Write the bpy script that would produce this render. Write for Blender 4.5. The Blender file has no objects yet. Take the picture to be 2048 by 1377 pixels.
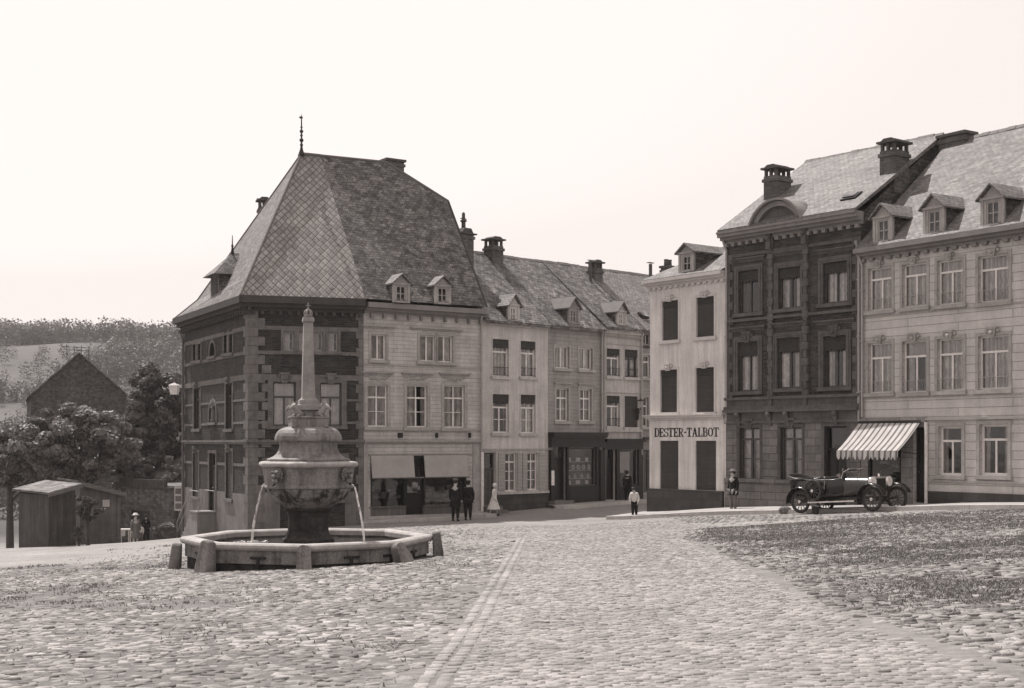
import bpy, math, random
import numpy as np
from mathutils import Vector, Matrix, noise as mnoise
random.seed(7); RNG = np.random.default_rng(7)
S = bpy.context.scene; COL = S.collection; PI = math.pi
R = math.radians
CZ = 2.65; F = 2700.0; HOR = 885.0; UC = 1024.0
# ---------------------------------------------------------------- camera
cd = bpy.data.cameras.new("camera"); cam = bpy.data.objects.new("camera", cd); COL.objects.link(cam)
cam.location = (0, 0, CZ); cam.rotation_euler = (R(90), 0, 0)
cd.sensor_width = 36; cd.lens = 36 * F / 2048; cd.shift_y = (HOR - 688.5) / 2048
cd.clip_start = 0.3; cd.clip_end = 5000
S.camera = cam
# ---------------------------------------------------------------- sky, sun, exposure
SUN_EL, SUN_AZ = 58.0, -40.0           # azimuth from +Y, negative to the left
TINT = (1.0, .94, .905)                 # sepia of the old print
W = bpy.data.worlds.new("World"); S.world = W; W.use_nodes = True
nt = W.node_tree; bgn = nt.nodes['Background']
sk = nt.nodes.new('ShaderNodeTexSky'); sk.sky_type = 'NISHITA'; sk.sun_disc = False
sk.sun_elevation = R(SUN_EL); sk.sun_rotation = R(SUN_AZ); sk.dust_density = 6.0; sk.air_density = 2.0; sk.ozone_density = 0.5
bw = nt.nodes.new('ShaderNodeRGBToBW'); nt.links.new(sk.outputs[0], bw.inputs[0])
mx = nt.nodes.new('ShaderNodeMix'); mx.data_type = 'RGBA'; mx.blend_type = 'MULTIPLY'; mx.inputs[0].default_value = 1
lim = nt.nodes.new('ShaderNodeMath'); lim.operation = 'SMOOTH_MIN'; nt.links.new(bw.outputs[0], lim.inputs[0]); lim.inputs[1].default_value = 4.85; lim.inputs[2].default_value = .8   # overexposed plate: the sky never passes paper white
mn = nt.nodes.new('ShaderNodeMath'); mn.operation = 'MAXIMUM'; nt.links.new(lim.outputs[0], mn.inputs[0]); mn.inputs[1].default_value = 4.45
nt.links.new(mn.outputs[0], mx.inputs[6]); mx.inputs[7].default_value = (1.03, .94, .905, 1)
nt.links.new(mx.outputs[2], bgn.inputs[0]); bgn.inputs[1].default_value = 0.15
sd = bpy.data.lights.new("sun", 'SUN'); sun = bpy.data.objects.new("sun", sd); COL.objects.link(sun)
sd.energy = 4.7; sd.angle = R(0.55); sd.color = (1, .96, .935)
svec = Vector((math.sin(R(SUN_AZ)) * math.cos(R(SUN_EL)), math.cos(R(SUN_AZ)) * math.cos(R(SUN_EL)), math.sin(R(SUN_EL))))
sun.rotation_euler = svec.to_track_quat('Z', 'Y').to_euler(); sun.location = svec * 60
S.view_settings.view_transform = 'Standard'; S.view_settings.look = 'None'; S.view_settings.exposure = 0.50; S.view_settings.gamma = 1
# ---------------------------------------------------------------- ground height (metres; z=0 near the fountain)
GP = np.array([  # x, y, drop below the eye
 (0,4,1.60),(0,10,1.80),(0,16,2.02),(0,28,2.40),(.1,36,2.62),(0,50.5,2.95),(-4.5,27.2,2.57),(-1.8,30,2.55),(-7.3,30,2.78),
 (-4,10,1.95),(-5,18,2.25),(-12,28,2.95),(-9,20,2.5),(-13.6,40,3.5),(-10.2,52.3,3.45),(-15,61.6,4.55),(-9,45,3.2),(-5.8,52,3.25),(-.6,54.8,3.08),
 (-1.3,56.6,3.0),(1.6,59.4,2.86),(6.1,63.8,2.82),(9,72,2.9),(5.5,54,2.92),(3.5,50,2.92),(9.05,45.5,2.42),(8.06,50.7,2.55),(11.9,45.9,2.25),
 (13.5,40,1.97),(15,42,2.0),(12,34,1.95),(4,10,1.68),(8,20,1.8),(12,26,1.8),(6,36,2.4),(18,36,1.75),(16,20,1.5),
 (-16.7,60,4.75),(-21.8,64,4.95),(-20,70,5.2),(-22,80,6.0),(-24,50,4.2),(-20,36,3.4),(-15,20,2.6),(-14,100,7.2),(-30,100,7.4),(25,80,3.0),(30,50,2.0),(0,90,3.6)])
def _U(r2): return np.where(r2 > 1e-9, r2 * np.log(np.maximum(r2, 1e-9)) * .5, 0)
_P = GP[:, :2]; _n = len(_P)
_K = _U(((_P[:, None] - _P[None]) ** 2).sum(-1)) + np.eye(_n) * 4.0
_A = np.zeros((_n + 3, _n + 3)); _A[:_n, :_n] = _K; _A[:_n, _n] = 1; _A[:_n, _n + 1] = _P[:, 0]; _A[:_n, _n + 2] = _P[:, 1]
_A[_n:, :_n] = _A[:_n, _n:].T
_w = np.linalg.solve(_A, np.concatenate([GP[:, 2], np.zeros(3)]))
def smooth(e0, e1, x):
    t = np.clip((x - e0) / (e1 - e0), 0, 1); return t * t * (3 - 2 * t)
def ground(X, Y):
    X = np.asarray(X, float); Y = np.asarray(Y, float); sh = X.shape
    x = X.ravel(); y = Y.ravel()
    xc = np.clip(x, -34, 34); yc = np.clip(y, 2, 104)
    d = np.empty(len(x))
    for i in range(0, len(x), 20000):
        a = np.stack([xc[i:i+20000], yc[i:i+20000]], 1)
        r2 = ((a[:, None] - _P[None]) ** 2).sum(-1)
        d[i:i+20000] = _U(r2) @ _w[:_n] + _w[_n] + a @ _w[_n+1:]
    d = np.clip(d, 1.2, 9.0)
    far = smooth(95, 150, y); d = d * (1 - far) + 8.0 * far
    z = CZ - d
    # valley, then the wooded hill on the left
    left = 1 - .6 * smooth(-40, 60, x)
    hill = smooth(170, 470, y) * (41.5 + 1.2 * np.sin(x / 19.0 + .6) + .8 * np.sin(x / 8.0) - .05 * (x + 140)) * left
    rr = smooth(0, 1200, y) * 0
    return (z + hill + rr).reshape(sh)
def gz(x, y): return float(ground(np.array([x]), np.array([y]))[0])
# ---------------------------------------------------------------- materials
def tint(v, w=1.0):
    return (v * 1.0, v * (1 + (TINT[1] - 1) * w), v * (1 + (TINT[2] - 1) * w), 1)
class NM:
    def __init__(s, name):
        s.m = bpy.data.materials.new(name); s.m.use_nodes = True; s.t = s.m.node_tree
        s.b = s.t.nodes['Principled BSDF']; s.b.inputs['Roughness'].default_value = .85
        s.b.inputs['Specular IOR Level'].default_value = .25
        tc = s.t.nodes.new('ShaderNodeTexCoord'); s.tc = tc; s.obj = tc.outputs['Object']
    def n(s, ty, **k):
        o = s.t.nodes.new(ty)
        for a, b in k.items(): setattr(o, a, b)
        return o
    def lk(s, a, b): s.t.links.new(a, b)
    def math(s, op, a, b=None, c=None):
        o = s.n('ShaderNodeMath', operation=op)
        for i, v in enumerate((a, b, c)):
            if v is None: continue
            if isinstance(v, (int, float)): o.inputs[i].default_value = v
            else: s.lk(v, o.inputs[i])
        return o.outputs[0]
    def face_uv(s, kz=1.0):
        """(x or y along the wall, z) picked by the face's own direction"""
        nx = s.n('ShaderNodeSeparateXYZ'); s.lk(s.tc.outputs['Normal'], nx.inputs[0])
        p = s.n('ShaderNodeSeparateXYZ'); s.lk(s.obj, p.inputs[0])
        ax = s.math('ABSOLUTE', nx.outputs[0]); ay = s.math('ABSOLUTE', nx.outputs[1])
        side = s.math('GREATER_THAN', ax, ay)
        u = s.n('ShaderNodeMix', data_type='FLOAT'); s.lk(side, u.inputs[0]); s.lk(p.outputs[0], u.inputs[2]); s.lk(p.outputs[1], u.inputs[3])
        c = s.n('ShaderNodeCombineXYZ'); s.lk(u.outputs[0], c.inputs[0]); s.lk(s.math('MULTIPLY', p.outputs[2], kz), c.inputs[1])
        return c.outputs[0]
    def noise(s, vec, scale, detail=4, rough=.6, sc=None):
        o = s.n('ShaderNodeTexNoise'); o.inputs['Scale'].default_value = scale; o.inputs['Detail'].default_value = detail; o.inputs['Roughness'].default_value = rough
        if sc:
            mp = s.n('ShaderNodeMapping'); mp.inputs['Scale'].default_value = sc; s.lk(vec, mp.inputs[0]); vec = mp.outputs[0]
        s.lk(vec, o.inputs['Vector']); return o.outputs[0]
    def rng(s, v, a, b, lo=.3, hi=.7):
        o = s.n('ShaderNodeMapRange'); s.lk(v, o.inputs[0]); o.inputs[1].default_value = lo; o.inputs[2].default_value = hi; o.inputs[3].default_value = a; o.inputs[4].default_value = b
        return o.outputs[0]
    def color(s, base, facs):
        """base value (float or socket) x factors, tinted"""
        v = base
        for f in facs: v = s.math('MULTIPLY', v, f)
        if isinstance(v, float):
            s.b.inputs['Base Color'].default_value = tint(v); return
        mxx = s.n('ShaderNodeMix', data_type='RGBA', blend_type='MULTIPLY'); mxx.inputs[0].default_value = 1
        s.lk(v, mxx.inputs[6]); mxx.inputs[7].default_value = (*TINT, 1)
        s.lk(mxx.outputs[2], s.b.inputs['Base Color'])
    def bump(s, h, strength=.5, dist=.01, prev=None):
        o = s.n('ShaderNodeBump'); o.inputs['Strength'].default_value = strength; o.inputs['Distance'].default_value = dist
        s.lk(h, o.inputs['Height'])
        if prev is not None: s.lk(prev, o.inputs['Normal'])
        s.lk(o.outputs[0], s.b.inputs['Normal']); return o.outputs[0]
def m_plain(name, v, var=.25, scale=2.0, fine=30, bump=.3, rough=.85, streak=.0, spec=.25):
    k = NM(name); k.b.inputs['Roughness'].default_value = rough; k.b.inputs['Specular IOR Level'].default_value = spec
    n1 = k.noise(k.obj, scale, 6, .65); n2 = k.noise(k.obj, fine, 3, .6)
    f = [k.rng(n1, 1 - var, 1 + var), k.rng(n2, 1 - var * .5, 1 + var * .5)]
    if streak: f.append(k.rng(k.noise(k.obj, 1.0, 5, .7, sc=(5, 5, .35)), 1 - streak, 1 + streak * .3))
    k.color(v, f); k.bump(n2, bump, .01); return k.m
def m_brick(name, v, mortar, bw_=.22, bh=.075, var=.35, stain=.3, ms=.009):
    k = NM(name); uv = k.face_uv()
    br = k.n('ShaderNodeTexBrick'); k.lk(uv, br.inputs['Vector']); br.inputs['Scale'].default_value = 1
    br.inputs['Brick Width'].default_value = bw_; br.inputs['Row Height'].default_value = bh; br.inputs['Mortar Size'].default_value = ms
    br.inputs['Mortar Smooth'].default_value = .2
    br.inputs['Color1'].default_value = (v * (1 - var),) * 3 + (1,); br.inputs['Color2'].default_value = (v * (1 + var),) * 3 + (1,); br.inputs['Mortar'].default_value = (mortar,) * 3 + (1,)
    bwn = k.n('ShaderNodeRGBToBW'); k.lk(br.outputs[0], bwn.inputs[0])
    n1 = k.noise(k.obj, .9, 6, .7); n2 = k.noise(k.obj, 25, 3); n3 = k.noise(k.obj, 1.0, 5, .7, sc=(4, 4, .4))
    k.color(bwn.outputs[0], [k.rng(n1, 1 - stain, 1 + stain), k.rng(n2, .85, 1.15), k.rng(n3, 1 - stain * .5, 1 + stain * .5)])
    inv = k.math('SUBTRACT', 1.0, br.outputs[1]); k.bump(inv, .6, .012); return k.m
def m_stone(name, v, w=.6, h=.3, var=.22, stain=.25, joint=.6, ms=.012):
    return m_brick(name, v, v * joint, w, h, var, stain, ms)
def m_slate(name, v, w=.22, h=.16, var=.3, kz=1.25, stain=.25, line=.45):
    k = NM(name); uv = k.face_uv(kz); k.b.inputs['Roughness'].default_value = .7
    wob = k.noise(k.obj, 1.5, 3); cc = k.n('ShaderNodeCombineXYZ'); k.lk(k.rng(wob, -.05, .05), cc.inputs[1]); ad = k.n('ShaderNodeVectorMath', operation='ADD'); k.lk(uv, ad.inputs[0]); k.lk(cc.outputs[0], ad.inputs[1])
    def brick(ww, hh, va, ms):
        br = k.n('ShaderNodeTexBrick'); k.lk(ad.outputs[0], br.inputs['Vector']); br.inputs['Scale'].default_value = 1
        br.inputs['Brick Width'].default_value = ww; br.inputs['Row Height'].default_value = hh; br.inputs['Mortar Size'].default_value = ms; br.inputs['Mortar Smooth'].default_value = .3
        br.inputs['Color1'].default_value = (1 - va,) * 3 + (1,); br.inputs['Color2'].default_value = (1 + va,) * 3 + (1,); br.inputs['Mortar'].default_value = (line,) * 3 + (1,)
        q = k.n('ShaderNodeRGBToBW'); k.lk(br.outputs[0], q.inputs[0]); return q.outputs[0], br.outputs[1]
    b1, f1 = brick(w, h, var, .014)
    # single slates that weathered light or dark, and whole patches of lichen
    sc = k.n('ShaderNodeMapping'); sc.inputs['Scale'].default_value = (1 / w, 1 / h, 1); k.lk(ad.outputs[0], sc.inputs[0])
    vo = k.n('ShaderNodeTexVoronoi'); vo.inputs['Scale'].default_value = .8; k.lk(sc.outputs[0], vo.inputs['Vector']); vw = k.n('ShaderNodeRGBToBW'); k.lk(vo.outputs['Color'], vw.inputs[0])
    n1 = k.noise(k.obj, .7, 6, .7); n2 = k.noise(k.obj, 7, 5, .75); n3 = k.noise(k.obj, 1.0, 5, .7, sc=(5, 5, .5))
    spot = k.rng(k.noise(k.obj, 11, 3, .6), 1.0, 1.55, .60, .68); gap = k.rng(k.noise(k.obj, 4.3, 4, .7), 1.0, .45, .66, .71)
    k.color(v, [b1, k.rng(vw.outputs[0], 1 - var * 1.4, 1 + var * 1.4, .2, .8), k.rng(n1, 1 - stain, 1 + stain), k.rng(n2, .72, 1.28), k.rng(n3, 1 - stain * .6, 1 + stain * .6), spot, gap])
    inv = k.math('SUBTRACT', 1.0, f1); bb = k.bump(inv, .8, .03); k.bump(n2, .6, .03, bb); return k.m
def m_diamond(name, v):
    k = NM(name); uv = k.face_uv(1.17); k.b.inputs['Roughness'].default_value = .65
    sp = k.n('ShaderNodeSeparateXYZ'); k.lk(uv, sp.inputs[0])
    wob = k.rng(k.noise(k.obj, 1.6, 2), -.12, .12)
    a = k.math('ADD', k.math('ADD', k.math('MULTIPLY', sp.outputs[0], 3.4), k.math('MULTIPLY', sp.outputs[1], 2.75)), wob)
    b = k.math('SUBTRACT', k.math('MULTIPLY', sp.outputs[0], 3.4), k.math('MULTIPLY', sp.outputs[1], 2.75)); b = k.math('ADD', b, wob)
    def line(x):
        f = k.math('FRACT', x); d = k.math('ABSOLUTE', k.math('SUBTRACT', f, .5)); return k.rng(d, 0, 1, .36, .47)
    L = k.math('MAXIMUM', line(a), line(b))
    fl = k.n('ShaderNodeCombineXYZ'); k.lk(k.math('FLOOR', a), fl.inputs[0]); k.lk(k.math('FLOOR', b), fl.inputs[1])
    wn = k.n('ShaderNodeTexWhiteNoise', noise_dimensions='2D'); k.lk(fl.outputs[0], wn.inputs[0])
    n1 = k.noise(k.obj, .8, 6, .7); n2 = k.noise(k.obj, 14, 4, .7); n3 = k.noise(k.obj, 1.0, 5, .75, sc=(6, 6, .35))
    k.color(v, [k.math('SUBTRACT', 1.0, k.math('MULTIPLY', L, .62)), k.rng(wn.outputs[0], .80, 1.2, 0, 1), k.rng(n1, .8, 1.2), k.rng(n2, .88, 1.12), k.rng(n3, .70, 1.15), k.rng(k.noise(k.obj, 1.0, 5, .7, sc=(3.5, 3.5, 1.2)), 1.0, .55, .62, .68)])
    k.bump(k.math('SUBTRACT', 1.0, L), .6, .02); return k.m
def m_lap(name, v, h=.28, dark=.5, var=.15, wb=1.2):
    return m_brick(name, v, v * dark, wb, h, var * .3, var, .012)
def m_glass():
    k = NM('window_glass'); k.t.nodes.remove(k.b); out = k.t.nodes['Material Output']
    tr = k.n('ShaderNodeBsdfTransparent'); tr.inputs[0].default_value = (.86, .86, .86, 1); gl = k.n('ShaderNodeBsdfGlossy'); gl.inputs['Roughness'].default_value = .04
    gl.inputs[0].default_value = (.9, .9, .9, 1)
    bp = k.n('ShaderNodeBump'); bp.inputs['Strength'].default_value = .25; bp.inputs['Distance'].default_value = .01; k.lk(k.noise(k.obj, 3, 1), bp.inputs['Height']); k.lk(bp.outputs[0], gl.inputs['Normal'])
    fr = k.n('ShaderNodeFresnel'); fr.inputs[0].default_value = 1.5
    mxs = k.n('ShaderNodeMixShader'); k.lk(k.math('ADD', fr.outputs[0], .03), mxs.inputs[0]); k.lk(tr.outputs[0], mxs.inputs[1]); k.lk(gl.outputs[0], mxs.inputs[2]); k.lk(mxs.outputs[0], out.inputs[0])
    return k.m
def m_water():
    k = NM('basin_water_surface'); k.b.inputs['Roughness'].default_value = .05; k.b.inputs['Specular IOR Level'].default_value = .6
    k.b.inputs['Base Color'].default_value = tint(.035); n = k.noise(k.obj, 5, 5, .7); k.bump(n, .5, .03); return k.m
def m_jet():
    k = NM('falling_water'); k.b.inputs['Base Color'].default_value = (.9, .87, .85, 1); k.b.inputs['Roughness'].default_value = .15
    n = k.noise(k.obj, 14, 4, .8, sc=(1, 1, .4)); k.lk(k.rng(n, .05, .85, .40, .60), k.b.inputs['Alpha']); k.bump(n, .5, .01); return k.m
def m_attr(name, base, spread, rough=.85, bump=.4, fine=40, big=(.8, 1.2), bigsc=.35):
    k = NM(name); k.b.inputs['Roughness'].default_value = rough; k.b.inputs['Specular IOR Level'].default_value = .3
    at = k.n('ShaderNodeAttribute', attribute_name='rnd'); n = k.noise(k.obj, fine, 4, .7); n2 = k.noise(k.obj, bigsc, 5, .65)
    k.color(base, [k.rng(at.outputs['Fac'], 1 - spread, 1 + spread, 0, 1), k.rng(n, .75, 1.25), k.rng(n2, *big)])
    k.bump(n, bump, .01); return k.m
def m_leaf(name, v, spread=.45):
    k = NM(name); k.b.inputs['Roughness'].default_value = .6
    at = k.n('ShaderNodeAttribute', attribute_name='rnd'); k.color(v, [k.rng(at.outputs['Fac'], 1 - spread, 1 + spread, 0, 1)])
    tl = k.n('ShaderNodeBsdfTranslucent'); tl.inputs[0].default_value = tint(v * 1.5); mxs = k.n('ShaderNodeMixShader'); mxs.inputs[0].default_value = .15
    out = k.t.nodes['Material Output']; k.lk(k.b.outputs[0], mxs.inputs[1]); k.lk(tl.outputs[0], mxs.inputs[2]); k.lk(mxs.outputs[0], out.inputs[0]); return k.m
def m_stripes():
    k = NM('striped_canvas'); p = k.n('ShaderNodeSeparateXYZ'); k.lk(k.obj, p.inputs[0])
    f = k.math('FRACT', k.math('MULTIPLY', p.outputs[0], 1 / .235)); d = k.rng(f, 1.0, .30, .60, .66)
    d2 = k.rng(f, .30, 1.0, .96, 1.0); sel = k.math('GREATER_THAN', f, .9)
    mixn = k.n('ShaderNodeMix', data_type='FLOAT'); k.lk(sel, mixn.inputs[0]); k.lk(d, mixn.inputs[2]); k.lk(d2, mixn.inputs[3])
    n = k.noise(k.obj, 2.5, 4); k.color(.40, [mixn.outputs[0], k.rng(n, .85, 1.1)]); k.b.inputs['Roughness'].default_value = .95; return k.m
def m_glossy(name, v, rough=.25, metal=0.0):
    k = NM(name); k.b.inputs['Roughness'].default_value = rough; k.b.inputs['Metallic'].default_value = metal; k.b.inputs['Specular IOR Level'].default_value = .5
    n = k.noise(k.obj, 9, 4); k.color(v, [k.rng(n, .8, 1.2)]); return k.m
def m_curtain():
    k = NM('net_curtain'); w = k.n('ShaderNodeTexWave', wave_type='BANDS', bands_direction='X'); w.inputs['Scale'].default_value = 6; w.inputs['Distortion'].default_value = 2.5; w.inputs['Detail'].default_value = 2
    k.lk(k.obj, w.inputs[0]); n = k.noise(k.obj, 4, 4); k.color(.80, [k.rng(w.outputs['Fac'], .5, 1.1, 0, 1), k.rng(n, .75, 1.15)]); k.bump(w.outputs['Fac'], .6, .03); return k.m
def m_stained(name, v, dark, lo=.42, hi=.58, sc=1.6):
    k = NM(name); k.b.inputs['Roughness'].default_value = .7; n1 = k.noise(k.obj, sc, 6, .7); n2 = k.noise(k.obj, 20, 4, .7); n3 = k.noise(k.obj, 1.0, 6, .75, sc=(4.5, 4.5, .6))
    st = k.rng(k.math('ADD', k.math('MULTIPLY', n1, .45), k.math('MULTIPLY', n3, .55)), dark / v, 1.0, lo, hi); k.color(v, [st, k.rng(n2, .75, 1.25)]); k.bump(n2, .6, .015); return k.m
M = dict(
 stone=m_plain('grey_limestone', .13, .32, 2.8, 25, .5, streak=.25), stone_pale=m_plain('pale_limestone', .20, .18, 2, 25, .4, streak=.2),
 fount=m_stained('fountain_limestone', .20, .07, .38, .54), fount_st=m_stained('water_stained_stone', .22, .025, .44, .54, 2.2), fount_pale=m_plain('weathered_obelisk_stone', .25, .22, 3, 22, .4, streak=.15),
 fount_wet_shade=m_plain('wet_mossy_shadow_stone', .035, .7, 2.5, 18, .7, streak=.6),  # wet tone on the pedestal, painted shade on the base course
 basin=m_stained('basin_limestone', .19, .08, .40, .55, 2.5), rimm=m_plain('worn_rim_stone', .30, .3, 3, 30, .3),
 brickA=m_brick('dark_red_brick', .026, .052, var=.5), brickG=m_brick('brown_brick', .042, .068, var=.45), brickC=m_brick('chimney_brick', .085, .12, var=.35),
 stoneB=m_stone('old_ashlar', .215, .7, .33), ruin=m_stone('rubble_masonry', .09, .35, .16, .4, .4, .7), plinth=m_stone('plinth_blocks', .05, .6, .3, .25, .3, .7),
 plinthG=m_stone('rock_faced_blocks', .14, .7, .28, .2, .3, .45),
 rusta=m_plain('plinth_render', .16, .2, 1.5, 20, .3, streak=.3),
 limeB=m_lap('lime_render_coursed', .40, .16, .72, .25, .9), limeC=m_plain('smooth_cream_render', .48, .20, .9, 12, .3, streak=.3), limeD=m_lap('grey_render_coursed', .25, .17, .75, .25, .9),
 limeE=m_plain('pale_render', .42, .2, 1, 14, .2, streak=.3), limeF=m_plain('whitewashed_render', .62, .16, .8, 14, .3, streak=.3),
 limeH=m_lap('jointed_grey_render', .44, .27, .55, .18, 4.0), gable=m_slate('slate_hung_wall', .06, .2, .14, .3, 1.0),
 slateD=m_diamond('diamond_laid_slate', .255), slateA=m_slate('old_plain_slate', .125, .20, .13, .28, 1.15, .3), slateL=m_slate('light_slate', .16, .22, .14, .15, 1.5, .15),
 slateR=m_slate('mossy_slate', .115, .20, .14, .3, 1.4, .35), slateG=m_slate('pale_weathered_slate', .145, .22, .14, .14, 1.7, .22, .65), lead=m_plain('lead_flashing', .12, .15, 3, 20, .2, .85),
 cornice=m_plain('painted_cornice', .19, .18, 2, 20, .2), cornice_d=m_plain('dark_cornice_wood', .05, .2, 2, 20, .2), trim=m_plain('moulded_trim', .32, .2, 2.5, 20, .3, streak=.15), trimG=m_plain('dark_bluestone', .095, .3, 2.5, 20, .3, streak=.15),
 trimF=m_plain('cream_moulding', .50, .12, 2.5, 20, .2), frame=m_plain('white_window_paint', .62, .12, 4, 30, .1, .6), frame_d=m_plain('dark_window_paint', .06, .2, 4, 30, .1, .5), frame_m=m_plain('grey_window_paint', .33, .15, 4, 30, .1, .6),
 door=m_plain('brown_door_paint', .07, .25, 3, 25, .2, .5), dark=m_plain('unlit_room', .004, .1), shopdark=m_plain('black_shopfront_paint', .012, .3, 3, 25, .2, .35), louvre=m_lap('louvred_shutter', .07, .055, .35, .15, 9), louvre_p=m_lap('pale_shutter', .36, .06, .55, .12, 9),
 rollerF=m_lap('roller_shutter', .065, .05, .45, .2, 9), blind=m_plain('canvas_blind', .33, .12, 2, 25, .1), blind_l=m_plain('linen_blind', .42, .1, 3, 25, .1), lace=m_plain('lace_valance', .035, .6, 18, 45, .2), curtain=m_curtain(), glass=m_glass(),
 pipe=m_plain('zinc_pipe', .30, .15, 4, 20, .1, .5), pipe_d=m_plain('dark_cast_pipe', .12, .2, 4, 20, .1, .5), iron=m_plain('black_iron', .015, .3, 5, 30, .2, .5), pot=m_plain('sooty_terracotta', .07, .3, 5, 20, .2),
 stripes=m_stripes(), water=m_water(), jet=m_jet(), kerb=m_stone('kerb_granite', .36, 1.1, .5, .12, .15, .6), pave=m_stone('pavement_flags', .30, .6, .6, .15, .2, .7),
 ground=None, cob=m_attr('cobble_stone', .22, .28, .9, .6, 26, (.8, 1.15), .6), cobr=m_attr('rough_field_stone', .20, .45, .9, .6, 24, (.66, 1.28), .45), cobd=m_attr('dark_field_stone', .165, .55, .9, .7, 24, (.6, 1.3), .5), cobline=m_attr('gutter_stone', .215, .25, .8, .5, 30),
 leafL=m_leaf('pale_leaves', .125, .7), leafD=m_leaf('dark_leaves', .075, .7), leafH=m_leaf('hill_leaves', .095, .2), grass=m_leaf('grass_blades', .14, .5), bark=m_plain('tree_bark', .06, .3, 5, 30, .5),
 wood=m_lap('weathered_planks', .13, .18, .6, .2, 9), woodv=m_plain('shed_boards', .065, .25, 2, 30, .3, streak=.5), plaster_d=m_plain('dirty_shed_plaster', .12, .3, 1.5, 25, .3, streak=.4),
 skin=m_plain('skin', .36, .08, 8, 40, .05, .6), cloth_d=m_plain('black_wool', .010, .3, 6, 40, .3, .95), cloth_m=m_plain('grey_wool', .13, .25, 6, 40, .3, .95), cloth_l=m_plain('light_cotton', .55, .15, 6, 40, .2, .95), hair=m_plain('dark_hair', .03, .3, 20, 60, .3),
 carpaint=m_glossy('black_coach_paint', .006, .22), nickel=m_glossy('polished_nickel', .6, .18, 1.0), hood=m_glossy('dusty_bonnet_paint', .04, .3), leather=m_plain('worn_leather', .05, .3, 8, 40, .3, .5), rubber=m_plain('tyre_rubber', .03, .3, 8, 40, .3, .8),
 feather=m_plain('white_feathers', .42, .2, 15, 60, .5), lampglass=m_glossy('milk_glass', .62, .3), straw=m_plain('straw', .25, .4, 6, 30, .8), paper=m_plain('printed_paper', .45, .5, 9, 30, .1))
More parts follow.
